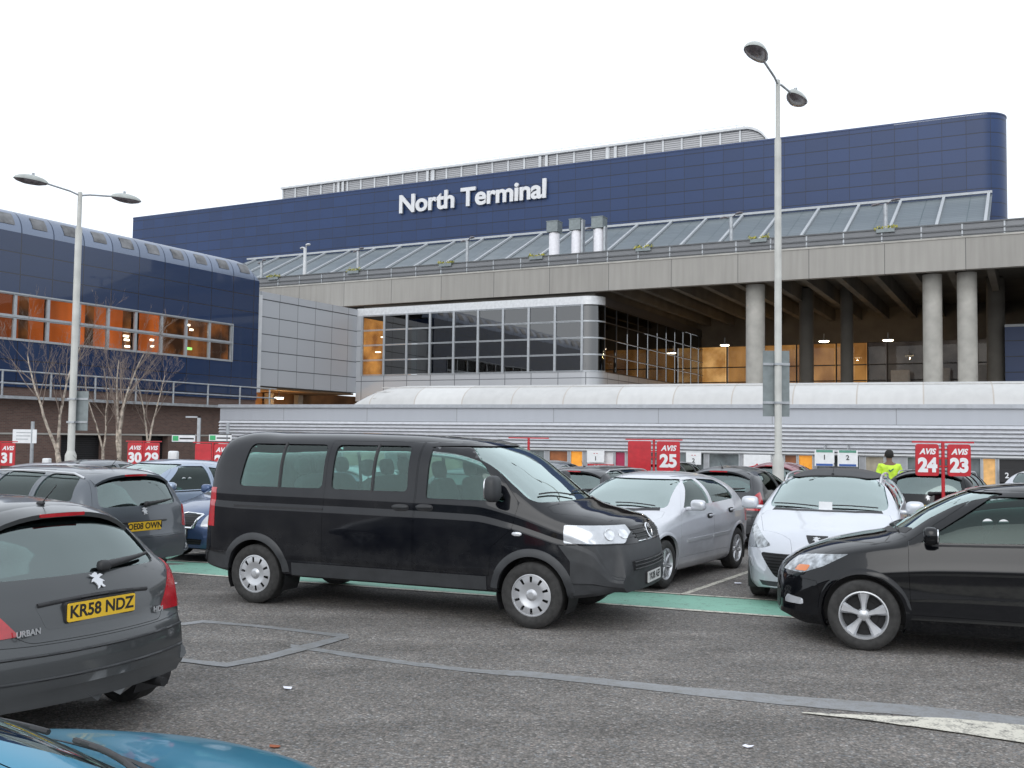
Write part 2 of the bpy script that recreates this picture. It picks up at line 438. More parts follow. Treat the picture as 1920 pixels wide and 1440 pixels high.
class Surf:
    def __init__(s, me): s.t = BVHTree.FromPolygons([v.co.copy() for v in me.vertices], [tuple(p.vertices) for p in me.polygons])
    def side(s, x, z, sg=1):
        h = s.t.ray_cast(Vector((x, 3*sg, z)), Vector((0, -sg, 0))); return h[0].y if h[0] else None
    def front(s, y, z):
        h = s.t.ray_cast(Vector((-3, y, z)), Vector((1, 0, 0))); return (h[0].x, h[1]) if h[0] else (None, None)
    def rear(s, y, z):
        h = s.t.ray_cast(Vector((9, y, z)), Vector((-1, 0, 0))); return (h[0].x, h[1]) if h[0] else (None, None)
    def top(s, x, y):
        h = s.t.ray_cast(Vector((x, y, 4)), Vector((0, 0, -1))); return (h[0].z, h[1]) if h[0] else (None, None)

def tyre_mesh(r, rr, w):
    p = [(rr-.01, -w/2+.015), (rr+.01, -w/2), ((r+rr)/2, -w/2-.006), (r-.02, -w/2+.006), (r-.004, -w/2+.022), (r, 0), (r-.004, w/2-.022), (r-.02, w/2-.006), ((r+rr)/2, w/2+.006), (rr+.01, w/2), (rr-.01, w/2-.015)]
    return MB().lathe(p, 40, 'y').mesh('tyre', M_tyre, 40)

def rim_mesh(kind, r, w):
    b = MB(); yo = w/2-.012           # outer face plane
    b.lathe([(r, -w/2+.02), (r, yo+.004), (r-.012, yo+.006), (r-.022, yo-.01), (r-.03, yo-.05), (r-.03, -w/2+.02)], 40, 'y', mi=0)
    b.lathe([(.001, yo-.075), (r-.03, yo-.075)], 40, 'y', mi=1)
    if kind == 'cover':              # wheel cover with oval slots round its rim
        NA = 120; rad = [.001, .035, .06, r*.45, r*.56, r*.61, r*.68, r*.78, r*.88, r-.008]
        hy = [yo+.004, yo+.004, yo-.012, yo-.006, yo+.002, yo+.004, yo+.004, yo+.002, yo, yo-.002]
        vs = []
        for q, h in zip(rad, hy):
            for k in range(NA):
                a = 2*math.pi*k/NA; dimple = 0
                vs.append((q*math.cos(a), h+dimple, q*math.sin(a)))
        fs = []
        for j in range(len(rad)-1):
            for k in range(NA):
                ph = k % 12
                if (j in (5, 6, 7) and ph in (4, 5, 6)): continue
                a, c = j*NA+k, j*NA+(k+1) % NA; fs.append((a, a+NA, c+NA, c))
        b.add(vs, fs, 0)
        b.lathe([(.001, yo+.008), (.03, yo+.007), (.034, yo+.003)], 24, 'y', mi=0)
    else:
        n = {'five': 5, 'seven': 7, 'twin': 10}[kind]
        ro = r-.02
        for k in range(n):
            a0 = math.pi/2+2*math.pi*k/n
            if kind == 'twin': a0 += (.16 if k % 2 else -.16)
            wi, wo = {'five': (.027, .056), 'seven': (.022, .026), 'twin': (.014, .015)}[kind]
            ca, sa = math.cos(a0), math.sin(a0)
            def P(rad, t, y): return (rad*ca-t*sa, y, rad*sa+t*ca)
            vs = []
            for rad, ww, y in ((.03, wi*.8, yo-.012), (r*.45, wi, yo-.018), (ro, wo, yo-.008)):
                vs += [P(rad, -ww, y-.012), P(rad, -ww*.55, y+.006), P(rad, ww*.55, y+.006), P(rad, ww, y-.012), P(rad, ww*.8, y-.045), P(rad, -ww*.8, y-.045)]
            fs = []
            for j in range(2):
                for q in range(6):
                    a, c = j*6+q, j*6+(q+1) % 6; fs.append((a, c, c+6, a+6))
            b.add(vs, fs, 0)
        b.lathe([(.001, yo+.002), (.026, yo+.001), (.05, yo-.012), (.062, yo-.04)], 24, 'y', mi=0)
        b.lathe([(r*.25, yo-.068), (r*.60, yo-.066), (r*.61, yo-.072)], 32, 'y', mi=1)   # brake disc
    bm = bmesh.new(); me = b.mesh('rim', [M_rim, M_rimd]); bm.from_mesh(me); bmesh.ops.recalc_face_normals(bm, faces=bm.faces); bm.to_mesh(me); bm.free(); smooth_me(me, 30)
    return me

def car_seat(parent, x, y, z, w=.48, mt=None, rest=True, row=False, L=0):
    b = MB(); mt = mt or M_seat
    b.sq((x, y, z+.08), (.50, w, .18), .45)
    rot = Matrix.Rotation(R_(14), 3, 'Y')
    b.sq((x+.27, y, z+.42), (.16, w, .66), .45, rot=rot)
    o = b.build('seat', mt, parent, (-L/2, 0, 0), smooth=50)
    if rest:
        n = 1 if not row else 3
        for i in range(n):
            yy = y+(i-(n-1)/2)*w/n*1.0 if n > 1 else y
            MB().sq((x+.38, yy, z+.84), (.10, .25, .19), .6, rot=rot).tube((x+.34, yy-.05, z+.70), (x+.36, yy-.05, z+.80), .008, n=6).tube((x+.34, yy+.05, z+.70), (x+.36, yy+.05, z+.80), .008, n=6).build('headrest', mt, o, smooth=50)
    return o

def make_car(sp):
    """builds one car at the origin (centre), nose towards -x; returns its root"""
    L = sp['prof'][-1][0]; off = (-L/2, 0, 0); P = sp['paint']
    root = empty(sp['name'], (0,0,0)); tag(root, sp['label'], sp['cat'], sp.get('group'))
    base = shell(sp); SF = Surf(base); r = sp['r']; x1, x2 = sp['axles']; Wm = max(w for _, w in sp['plan'])
    setmats(base, [P, M_inner])
    S = solidify(base, .035, -1, 1)
    # cutters: arches + windows
    cut = MB(); aR = r+sp.get('gap', .055)
    for xa in (x1, x2):
        zc = r+sp.get('lift', .01)
        arc = [(xa+aR*math.cos(t), zc+aR*math.sin(t)) for t in np.linspace(R_(-50), R_(230), 30)]
        for sg in (1, -1):
            lo, hi = sorted((sg*(Wm-.32), sg*(Wm+.3))); cut.prism(arc, 'y', lo, hi, 1)
    for w in sp['side_windows']:
        for sg in (1, -1):
            lo, hi = sorted((sg*.40, sg*(Wm+.3))); cut.prism(w['poly'], 'y', lo, hi, 1)
    wsx = sp['ws_x']; cut.prism(sp['ws'], 'x', wsx[0], wsx[1], 1)
    if sp.get('rw'): cut.prism(sp['rw'], 'x', sp['rw_x'][0], sp['rw_x'][1], 1)
    cm = cut.mesh('c', [P, M_inner]); S = boolean(S, cm, 'DIFFERENCE')
    setmats(S, [P, M_trim])
    def grab(poly, axis, lo, hi, name, mats=None, d=.0028, src=None, parent=root, smooth=35):
        nonlocal S
        pr = MB().prism(inset(poly, d), axis, lo+ (d if axis != 'y' else 0), hi, 1).mesh('c', [P, M_trim])
        piece = boolean(S, pr, 'INTERSECT')
        if len(piece.polygons) == 0: return None
        S = boolean(S, MB().prism(poly, axis, lo, hi, 1).mesh('c', [P, M_trim]), 'DIFFERENCE')
        setmats(piece, mats or [P, M_trim]); setmats(S, [P, M_trim]); smooth_me(piece, smooth)
        piece.name = name
        return obj(name, piece, parent, off if parent == root else (0,0,0))
    doors = []
    for d in sp['doors']:
        pair = []
        for sg in (1, -1):
            lo, hi = sorted((sg*Wm*.42, sg*(Wm+.3)))
            pair.append(grab(d['poly'], 'y', lo, hi, d.get('name', 'door')))
        doors.append(pair)
    bon = grab(sp['bonnet'], 'z', sp['bonnet_z'], 2.2, 'bonnet') if sp.get('bonnet') else None
    tg = grab(sp['tailgate'], 'x', L-.75, L+.3, 'tailgate') if sp.get('tailgate') else None
    fb = grab(sp['fbumper'], 'y', -1.3, 1.3, 'front_bumper', sp.get('bumper_mats')) if sp.get('fbumper') else None
    rb = grab(sp['rbumper'], 'y', -1.3, 1.3, 'rear_bumper', sp.get('bumper_mats')) if sp.get('rbumper') else None
    smooth_me(S, 35); S.name = 'body'; obj('body', S, root, off)
    # glass
    gsrc = solidify(offset_mesh(base, -.012), .005, -1, 0)
    def pane(poly, axis, lo, hi, name, parent, mt):
        g = boolean(gsrc, MB().prism(inset(poly, -.012), axis, lo, hi).mesh('c', [mt]), 'INTERSECT')
        if len(g.polygons) == 0: return
        setmats(g, [mt]); smooth_me(g, 60); g.name = name
        return obj(name, g, parent, off if parent == root else (0,0,0))
    for w in sp['side_windows']:
        for i, sg in enumerate((1, -1)):
            lo, hi = sorted((sg*.40, sg*(Wm+.3)))
            par = doors[w['door']][i] if w.get('door') is not None else None
            pane(w['poly'], 'y', lo, hi, 'side_window', par or root, w.get('mat', M_glass))
    pane(sp['ws'], 'x', wsx[0], wsx[1], 'windscreen', root, sp.get('wsmat', M_screen))
    if sp.get('rw'): pane(sp['rw'], 'x', sp['rw_x'][0], sp['rw_x'][1], 'rear_window', tg or root, sp.get('rwmat', M_glassr))
    # lamps and other patches standing 3 mm proud of the skin
    psrc = {}
    def patch(poly, axis, lo, hi, name, mats, proud=.003, parent=root):
        if proud not in psrc: psrc[proud] = solidify(offset_mesh(base, proud), .022, -1, 0)
        g = boolean(psrc[proud], MB().prism(poly, axis, lo, hi).mesh('c', mats if isinstance(mats, list) else [mats]), 'INTERSECT')
        if len(g.polygons) == 0: return None
        setmats(g, mats if isinstance(mats, list) else [mats]); smooth_me(g, 35); g.name = name
        return obj(name, g, parent, off if parent == root else (0,0,0))
    for q in sp.get('patches', []):
        if q.get('both'):
            for sg in (1, -1):
                if q['axis'] == 'y':
                    lo, hi = sorted((sg*q['lo'], sg*q['hi'])); patch(q['poly'], 'y', lo, hi, q['name'], q['mat'], q.get('proud', .003))
                else: patch([(a*sg, b_) if q['axis'] == 'x' else (a, b_*sg) for a, b_ in q['poly']], q['axis'], q['lo'], q['hi'], q['name'], q['mat'], q.get('proud', .003))
        else: patch(q['poly'], q['axis'], q['lo'], q['hi'], q['name'], q['mat'], q.get('proud', .003))
    if sp.get('bonnet') and sp['name'] != 'minibus':
        bl = sp['bonnet']; ci = [i for i, q in enumerate(bl) if q[1] == 0 and q[0] > .2][0]; rear_ = [bl[(ci+k) % len(bl)] for k in (-2, -1, 0, 1, 2)]
        sx_ = lambda q: q if abs(q[1]) < .5 else (q[0]-.02, q[1]*.90)
        rear_ = [sx_(q) for q in rear_]; patch([(x+.012, y) for x, y in rear_]+[(x+.075, y*.97) for x, y in rear_[::-1]], 'z', .8, 1.3, 'cowl_panel', M_trim, .003)
    # wheels
    rr = sp['rim_r']; tw = sp.get('tw', .2); tm = tyre_mesh(r, rr, tw); rm = rim_mesh(sp['rim'], rr, tw)
    for xa in (x1, x2):
        for sg in (1, -1):
            ww = obj('wheel', tm, root, (xa-L/2, sg*(sp['track']/2), r)); ww.rotation_euler = (0, random.uniform(0, 1) if sg > 0 else 0, 0 if sg > 0 else math.pi)
            obj('rim', rm, ww)
    # arch liners and lips
    for xa in (x1, x2):
        for sg in (1, -1):
            b = MB(); zc = r+sp.get('lift', .01); ro = aR+.012; n = 22; vs = []
            ys = [sg*(Wm-.05), sg*(Wm-.36)]
            an = np.linspace(R_(-28), R_(208), n)
            for y in ys:
                for t in an: vs.append((xa+ro*math.cos(t), y, zc+ro*math.sin(t)))
            fs = [(k, k+1, n+k+1, n+k) for k in range(n-1)]
            b.add(vs, fs); b.add([(xa+ro*math.cos(t), ys[1], zc+ro*math.sin(t)) for t in an], [tuple(range(n))])
            b.build('arch_liner', M_trim, root, off)
            if sp.get('lip', True):
                lw, lo_ = sp.get('lipw', .04), sp.get('lipo', .008); vs = []; fs = []
                al = np.linspace(R_(sp.get('lipa', (-25, 205))[0]), R_(sp.get('lipa', (-25, 205))[1]), 34); rows_ = 0
                for t in al:
                    qs = []
                    for rad, o_ in ((aR-.004, -.03), (aR-.004, lo_), (aR+lw*.6, lo_*.9), (aR+lw, 0.001)):
                        x, z = xa+rad*math.cos(t), zc+rad*math.sin(t)
                        y = SF.side(xa+(rad if rad > aR+.02 else aR+.02)*math.cos(t), zc+(rad if rad > aR+.02 else aR+.02)*math.sin(t), sg)
                        if y is None: qs = None; break
                        qs.append((x, y+sg*o_, z))
                    if qs: vs += qs; rows_ += 1
                for k in range(rows_-1):
                    for j in range(3):
                        a = k*4+j; f = (a, a+1, a+5, a+4); fs.append(f if sg > 0 else f[::-1])
                b2 = MB().add(vs, fs); b2.build('wheel_arch', sp.get('lipmat', P), root, off, smooth=50)
    # cabin
    zf = sp.get('floor', .32); cab = sp['cabin']
    b = MB(); b.sq(((cab[0]+.22), 0, sp['dash_z']), (.5, Wm*1.55, .22), .5); b.sq(((cab[0]+.1), 0, sp['dash_z']-.25), (.5, Wm*1.5, .5), .5)
    b.build('dashboard', M_inner, root, off, smooth=50)
    b = MB(); sc = Vector((cab[0]+.55, -sp.get('drv', 1)*Wm*.42*-1, sp['dash_z']+.02)); tilt = Matrix.Rotation(R_(-62), 3, 'Y')
    pts = [sc+tilt @ Vector((.18*math.cos(a), .18*math.sin(a), 0)) for a in np.linspace(0, 2*math.pi, 21)]
    b.path(pts, .013, 6); b.path([pts[5], sc, pts[15]], .012, 6); b.build('steering_wheel', M_inner, root, off, smooth=60)
    for (sx, kind) in sp['seats']:
        if kind == 'pair':
            for y in (-Wm*.42, Wm*.42): car_seat(root, sx, y, zf, .5, L=L)
        else: car_seat(root, sx, 0, zf, Wm*1.35, row=True, L=L)
    # mirrors
    if sp.get('mirror'):
        mx, mz, ms = sp['mirror']
        for sg in (1, -1):
            y = SF.side(mx, mz-.04, sg)
            if y is None: continue
            b = MB(); b.sq((mx-.02, y+sg*(.06+ms[1]/2), mz+ms[2]*.15), ms, .62)
            b.sq((mx-.01, y+sg*.05, mz-.03), (ms[0]*.75, .16, .055), .7)
            o = b.build('wing_mirror', sp.get('mirror_mat', P), root, off, smooth=60)
            MB().sq((mx+ms[0]/2-.028, y+sg*(.06+ms[1]/2), mz+ms[2]*.15), (.02, ms[1]*.82, ms[2]*.78), .5).build('mirror_glass', M_chrome, o, smooth=60)
    # door handles
    for (hx, hz, di) in sp.get('handles', []):
        for i, sg in enumerate((1, -1)):
            y = SF.side(hx, hz, sg); par = doors[di][i]
            if y is None or par is None: continue
            b = MB(); b.sq((hx, y+sg*.004, hz), (.20, .014, .075), .7, mi=1); b.sq((hx, y+sg*.03, hz+.008), (.19, .022, .032), .55)
            b.build('handle', [sp.get('handle_mat', P), M_trim], par, smooth=60)
    # wipers
    for (wy0, wy1, frac) in sp.get('wipers', []):
        b = MB(); pts = []
        for t in np.linspace(0, 1, 9):
            y = wy0+(wy1-wy0)*t; z = sp['wiper_z']+frac*math.sin(t*2.2)*.9
            x, n_ = SF.front(y, z)
            if x is not None: pts.append(Vector((x, y, z))+n_*.012)
        b.path(pts, .009, 6); b.build('wiper', M_trim, root, off, smooth=60)
    if sp.get('rwiper'):
        y0, z0, y1, z1 = sp['rwiper']; b = MB(); pts = []
        for t in np.linspace(0, 1, 9):
            x, n_ = SF.rear(y0+(y1-y0)*t, z0+(z1-z0)*t)
            if x is not None: pts.append(Vector((x, y0+(y1-y0)*t, z0+(z1-z0)*t))+n_*.03)
        for k in range(len(pts)-1): b.tube(pts[k], pts[k+1], .030-.019*k/8, .030-.019*(k+1)/8, 8)
        b.sq(pts[0], (.07, .09, .07), .7)
        b.build('rear_wiper', M_trim, root, off, smooth=60)
    if sp.get('antenna'):
        ax, al_ = sp['antenna']; z, n_ = SF.top(ax, 0)
        MB().tube((ax, 0, z-.005), (ax+al_*.75, 0, z+al_*.65), .004, .003, 6).sq((ax, 0, z+.005), (.07, .035, .03), .8).build('antenna', M_trim, root, off, smooth=60)
    # plates
    for (which, zc, txt, w, yc) in sp.get('plates', []):
        x, n_ = (SF.front if which == 'f' else SF.rear)(yc, zc)
        sgn = -1 if which == 'f' else 1
        xa_ = [(SF.front if which == 'f' else SF.rear)(yc+dy, zc+dz)[0] for dy in (-w/2, w/2) for dz in (-.05, .05)]
        xp = (min(q for q in xa_ if q is not None)-.006 if which == 'f' else max(q for q in xa_+[x] if q is not None)+.006) if any(q is not None for q in xa_) else x
        if which == 'f': xp = min(xp, x-.006)
        pb = MB().prism(round_poly([(yc-w/2, zc-.056), (yc+w/2, zc-.056), (yc+w/2, zc+.056), (yc-w/2, zc+.056)], .012), 'x', min(xp, xp+sgn*.008), max(xp, xp+sgn*.008))
        po = pb.build('number_plate', M_wplate if which == 'f' else M_yplate, root, off)
        MB().prism(inset(round_poly([(yc-w/2, zc-.056), (yc+w/2, zc-.056), (yc+w/2, zc+.056), (yc-w/2, zc+.056)], .012), -.008), 'x', min(xp-sgn*.06, xp-sgn*.001), max(xp-sgn*.06, xp-sgn*.001)).build('plate_holder', M_trim, root, off)
        rot = (R_(90), 0, R_(-90) if which == 'f' else R_(90))
        text_obj('plate_lettering', txt, .105*w/.52, po, (xp+sgn*.008, yc, zc), rot, .0012, .0028, M_ink, space=1.0)
    if sp.get('extra'): sp['extra'](root, SF, off, L, doors, tg, patch)
    return root

def put(root, nose, az, s=None):
    """nose = ground point under the nose, az = compass heading of the nose in degrees (0 = +Y)"""
    h = Vector((math.sin(R_(az)), math.cos(R_(az)))); L = root.get('_len', 4.2)
    c = Vector(nose) - h*L/2
    root.rotation_euler = (0, 0, math.atan2(-h.y, -h.x)); 
    z = gz(c.x, c.y); root.location = (c.x, c.y, z)
    fz, rz_ = gz(nose[0], nose[1]), gz(c.x-h.x*L/2, c.y-h.y*L/2)
    root.rotation_euler[1] = math.atan2(fz-rz_, L)
    return root

def wheel_to_nose(P, az, axle_x, side, half):
    """contact point of a front (or rear) wheel -> nose centre. side=+1: the car's right wheel"""
    h = Vector((math.sin(R_(az)), math.cos(R_(az)))); rt = Vector((h.y, -h.x))
    return Vector(P) + h*axle_x - rt*side*half

def recolour(root, old, new):
    for o in [root]+list(root.children_recursive):
        if o.type == 'MESH':
            for i, s in enumerate(o.material_slots):
                if s.material == old: s.link = 'OBJECT'; s.material = new

def emblem_plate(parent, polys, pos, rot, mt, th=.006, name='emblem'):
    b = MB()
    for p in polys: b.prism(p, 'z', 0, th)
    o = b.build(name, mt, parent, pos); o.rotation_euler = rot; return o
# abstract rampant animal mark as it reads at this distance
LION = [[(-.02,.045),(.0,.052),(.012,.044),(.008,.034),(.03,.04),(.046,.03),(.028,.024),(.014,.014),(.03,.004),(.044,-.008),(.028,-.008),(.022,-.022),(.036,-.04),(.02,-.042),(.006,-.026),(-.002,-.04),(-.02,-.048),(-.012,-.032),(-.018,-.016),(-.03,-.002),(-.046,-.006),(-.034,.012),(-.016,.02),(-.034,.028),(-.044,.042),(-.028,.036)]]
# ---------------------------------------------------------------- paints and car specifications
P_van = paint('van_black', (.0055,.0062,.009), 0, .30, .34, coat=.9, spec=.0, dcol=(.05,.05,.05))
P_black = paint('hatch_black', (.003,.0035,.005), 0, .30, .05, coat=.9, spec=.0, dcol=(.04,.04,.04))
P_grey = paint('iron_grey', (.044,.048,.051), .35, .36, .10, dcol=(.08,.08,.08))
P_grey2 = paint('mid_grey', (.095,.108,.125), .45, .34, .1)
P_silver = paint('silver', (.62,.63,.67), .4, .32, .10)
P_white = paint('pearl_white', (.60,.62,.67), .3, .30, .08)
P_blue = paint('dark_blue', (.045,.085,.19), .5, .30, .1)
P_lblue = paint('ice_blue', (.30,.36,.46), .6, .30, .1)
P_turq = paint('turquoise', (.006,.23,.38), .25, .3, .04, coat=.6, dcol=(.02,.2,.3))
P_dark = paint('graphite', (.035,.037,.042), .4, .34, .1, coat=.6)
P_maroon = paint('maroon', (.30,.10,.12), .4, .35, .1)
M_bump = mat('textured_bumper', (.032,.034,.037), .5, var=.12, scale=8)
M_head = mat('headlamp_unit', (.52,.54,.57), .12, metal=.25, coat=1, var=.09, scale=9)
M_headd = mat('dark_headlamp_unit', (.30,.32,.34), .12, metal=.5, coat=1, var=.5, scale=14)
M_silv = mat('silver_trim', (.62,.63,.65), .3, metal=.6, var=.03)

def disc_extra(parent, SF, off, y, z, r, kind, front=True):
    """round emblem on nose or tail"""
    x, n_ = (SF.front if front else SF.rear)(y, z)
    if x is None: return
    rot = Vector((0, 0, 1)).rotation_difference(n_)
    e = empty('emblem_tmp', (0, 0, 0)); bpy.data.objects.remove(e)
    b = MB()
    if kind == 'ring':
        b.lathe([(r, 0), (r, .008), (r*.86, .012), (r*.84, .004)], 32, 'z')
        s = r*.8
        def bar(p, q): b.prism([(p[0]-.006, p[1]), (p[0]+.006, p[1]), (q[0]+.006, q[1]), (q[0]-.006, q[1])], 'z', .002, .009)
        bar((-s*.55, s*.82), (-.0, s*.12)); bar((s*.55, s*.82), (0, s*.12))
        bar((-s*.92, s*.3), (-s*.38, -s*.9)); bar((-s*.38, -s*.9), (0, -s*.02)); bar((0, -s*.02), (s*.38, -s*.9)); bar((s*.38, -s*.9), (s*.92, s*.3))
    else:
        for p in LION: b.prism([(a*r/.05, c*r/.05) for a, c in p], 'z', 0, .008)
    me = b.mesh('emblem', M_chrome if kind == 'ring' else M_silv)
    o = obj('emblem', me, parent); 
    up = Vector((0, 0, 1)); zax = n_.normalized(); xax = up.cross(zax).normalized(); yax = zax.cross(xax)
    M3 = Matrix((xax, yax, zax)).transposed()
    o.matrix_local = Matrix.Translation(Vector((x+off[0], y, z))+n_*.004) @ M3.to_4x4()
    return o

# --- the black minibus
def van_extra(root, SF, off, L, doors, tg, patch):
    o = disc_extra(root, SF, off, 0, .965, .085, 'ring')
    # chrome line under the grille and slats
    b = MB()
    for z, w, rad in ((.885, .40, .008), (.925, .43, .007), (.965, .45, .007), (1.005, .46, .007)):
        pts = []
        for t in np.linspace(-w, w, 13):
            x, n_ = SF.front(t, z)
            if x is not None: pts.append((x-.008, t, z))
        b.path(pts, rad, 6, mi=0 if z < .9 else 1)
    b.build('grille_bar', [M_chrome, M_trim], root, off, smooth=60)
    b = MB()
    for z in (.615, .65, .685):
        pts = [(SF.front(t, z)[0]-.010, t, z) for t in np.linspace(-.56, .56, 15)]
        b.path(pts, .010, 6)
    b.build('lower_grille_bar', M_ink, root, off, smooth=60)
    for sg in (1, -1):
        for (yy, rr_) in ((.60, .058), (.745, .062)):
            x, n_ = SF.front(sg*yy, .965)
            if x is None: continue
            me = MB().lathe([(rr_, .0), (rr_*.93, .006), (rr_*.7, -.0005), (rr_*.35, .001), (.001, .004)], 24).mesh('lamp_bowl', M_lampi, 50)
            o = obj('lamp_bowl', me, root); q = Vector((0, 0, 1)).rotation_difference(n_); o.matrix_local = Matrix.Translation(Vector((x+off[0], sg*yy, .965))+n_*.004) @ q.to_matrix().to_4x4()
    # window dividers, slide rail, repeater
    for sg in (1, -1):
        i = 0 if sg > 0 else 1
        for (x0, par) in ((2.80, doors[1][i]), (4.02, None)):
            b = MB(); vs = []
            zz_ = np.linspace(1.31, 1.83, 9); q_ = [(SF.side(x0, z, sg)-sg*.004, z) for z in zz_]
            for (ya, za), (yc, zc) in zip(q_[:-1], q_[1:]): b.tube((x0, ya-sg*.012, za), (x0, yc-sg*.012, zc), .022, n=6)
            b.build('window_divider', M_trim, par or root, off if not par else (0,0,0))
        b = MB()
        for xx in np.linspace(3.45, 4.55, 12):
            y = SF.side(xx, 1.10, sg); b.box(xx-.055, xx+.055, y-.012 if sg > 0 else y-.004, y+.004 if sg > 0 else y+.012, 1.088, 1.112)
        b.build('slide_rail', M_trim, root, off)
        y = SF.side(1.06, .945, sg)
        MB().sq((1.06, y, .945), (.11, .03, .045), .8).build('side_repeater', M_lampi, root, off, smooth=60)

VAN = dict(name='minibus', cat='minibus', label='long black minibus with silver ten-slot wheel covers stopped across the car park lane', paint=P_van,
  prof=[(-.12,.60),(-.113,.72),(-.09,.86),(-.05,.985),(.01,1.06),(.28,1.15),(.63,1.24),(1.04,1.52),(1.41,1.765),(1.70,1.875),(2.15,1.925),(3.0,1.955),(4.2,1.955),(4.80,1.942),(4.93,1.905),(4.985,1.82),(5.04,1.35),(5.085,1.0),(5.10,.6)],
  bot=[(0,.40),(.15,.36),(.5,.32),(1.4,.33),(3.8,.33),(4.5,.32),(5.10,.38)],
  plan=[(0,.79),(.05,.86),(.15,.905),(.4,.935),(.8,.945),(1.6,.952),(4.5,.95),(4.85,.935),(5.0,.90),(5.10,.85)],
  belt=[(0,.55),(.15,.88),(.6,1.05),(1.1,1.20),(1.5,1.275),(5.1,1.31)],
  sidep=[(0,.955),(.17,.972),(.20,.990),(.55,1.0),(.78,.993),(.83,.972),(.965,.968),(1,.950)],
  n=4.6, n0=2.8, lean=.19, bf=.13, bfl=2.6, br=.05, axles=(.90,4.30), r=.335, gap=.05, tw=.215, track=1.66, rim_r=.215, rim='cover',
  side_windows=[dict(poly=round_poly([(1.20,1.27),(2.13,1.27),(2.13,1.815),(1.70,1.815),(1.46,1.60)],.04), door=0),
                dict(poly=round_poly([(2.36,1.33),(3.32,1.33),(3.32,1.82),(2.38,1.82)],.06), door=1),
                dict(poly=round_poly([(3.44,1.33),(4.58,1.33),(4.49,1.82),(3.44,1.82)],.07), door=None)],
  ws=round_poly([(-.855,1.265),(.855,1.265),(.745,1.83),(-.745,1.83)],.07), ws_x=(.4,2.2),
  rw=round_poly([(-.66,1.33),(.66,1.33),(.60,1.78),(-.60,1.78)],.07), rw_x=(4.6,5.3),
  doors=[dict(poly=[(2.25,.50),(2.25,1.865),(1.70,1.875),(1.38,1.64),(1.06,1.26),(1.12,.99),(1.34,.80),(1.37,.50)]), dict(name='sliding_door', poly=[(2.262,.50),(3.40,.50),(3.40,1.865),(2.262,1.865)])],
  bonnet=[(-.3,.48),(-.3,-.48),(.25,-.62),(.70,-.83),(.78,-.80),(.65,-.4),(.61,0),(.65,.4),(.78,.80),(.70,.83),(.25,.62)], bonnet_z=.93,
  tailgate=[(-.80,.62),(.80,.62),(.80,1.3),(.70,1.86),(-.70,1.86),(-.80,1.3)],
  fbumper=[(-.4,.15),(.49,.15),(.49,.70),(.62,.855),(-.4,.875)], rbumper=[(4.70,.2),(5.4,.2),(5.4,.56),(4.70,.56)], bumper_mats=[M_bump, M_trim],
  patches=[dict(name='headlight', both=True, axis='y', lo=.48, hi=1.2, poly=round_poly([(.57,1.055),(.56,.875),(.0,.88),(-.01,1.03),(.06,1.055)],.02), mat=M_head),
           dict(name='grille', axis='x', lo=-.3, hi=.5, poly=round_poly([(-.36,.875),(.36,.875),(.46,1.035),(-.46,1.035)],.03), mat=M_grille),
           dict(name='lower_grille', axis='x', lo=-.3, hi=.5, poly=round_poly([(-.56,.60),(.56,.60),(.60,.70),(-.60,.70)],.02), mat=M_grille),
           dict(name='side_skirt', both=True, axis='y', lo=.6, hi=1.2, poly=[(1.40,.35),(3.80,.35),(3.80,.492),(1.40,.492)], mat=M_bump, proud=.012),
           dict(name='tail_light', both=True, axis='x', lo=4.9, hi=5.4, poly=[(.83,.85),(1.0,.85),(1.0,1.30),(.83,1.30)], mat=M_red),
           dict(name='body_side_seam', both=True, axis='y', lo=.5, hi=1.2, poly=[(4.6,.565),(4.98,.565),(4.98,.572),(4.6,.572)], mat=M_trim, proud=.001)],
  cabin=(1.05,4.9), dash_z=1.12, floor=.72, seats=[(1.85,'pair'),(2.75,'row'),(3.65,'row')], mirror=(1.30,1.36,(.14,.22,.27)), mirror_mat=M_bump,
  handles=[(2.13,1.17,0),(2.42,1.16,1)], handle_mat=M_bump, wipers=[(-.62,.02,.05),(.10,.72,.05)], wiper_z=1.30,
  plates=[('f',.50,'YK08 AEF',.50,0)], lipmat=M_bump, lipo=.02, lipw=.075, lipa=(-32,212), extra=van_extra, antenna=None)

# --- near grey hatchback seen from behind
def tail_spoiler(root, SF, off, x, z, w, P, light=True):
    b = MB(); vs = []; n = 14
    for t in np.linspace(-w, w, n):
        zz = SF.top(x-.10, t)[0] or z; u = (t/w)**2
        dx = -.05*u
        vs += [(x-.14+dx, t, zz+.004), (x-.02+dx, t, zz-.004), (x+.075+dx, t, zz-.035-.02*u), (x+.07+dx, t, zz-.065-.02*u), (x-.06+dx, t, zz-.055)]
    fs = []
    for k in range(n-1):
        for j in range(5):
            a, c = k*5+j, k*5+(j+1) % 5; fs.append((a, c, c+5, a+5))
    fs += [(0,4,3,2,1), tuple((n-1)*5+j for j in range(5))]
    b.add(vs, fs); o = b.build('roof_spoiler', P, root, off, smooth=40)
    if light:
        zz = (SF.top(x-.10, 0)[0] or z)
        MB().prism(round_poly([(-.17, zz-.061), (.17, zz-.061), (.17, zz-.038), (-.17, zz-.038)], .008), 'x', x+.05, x+.08).build('brake_light', M_red, o)

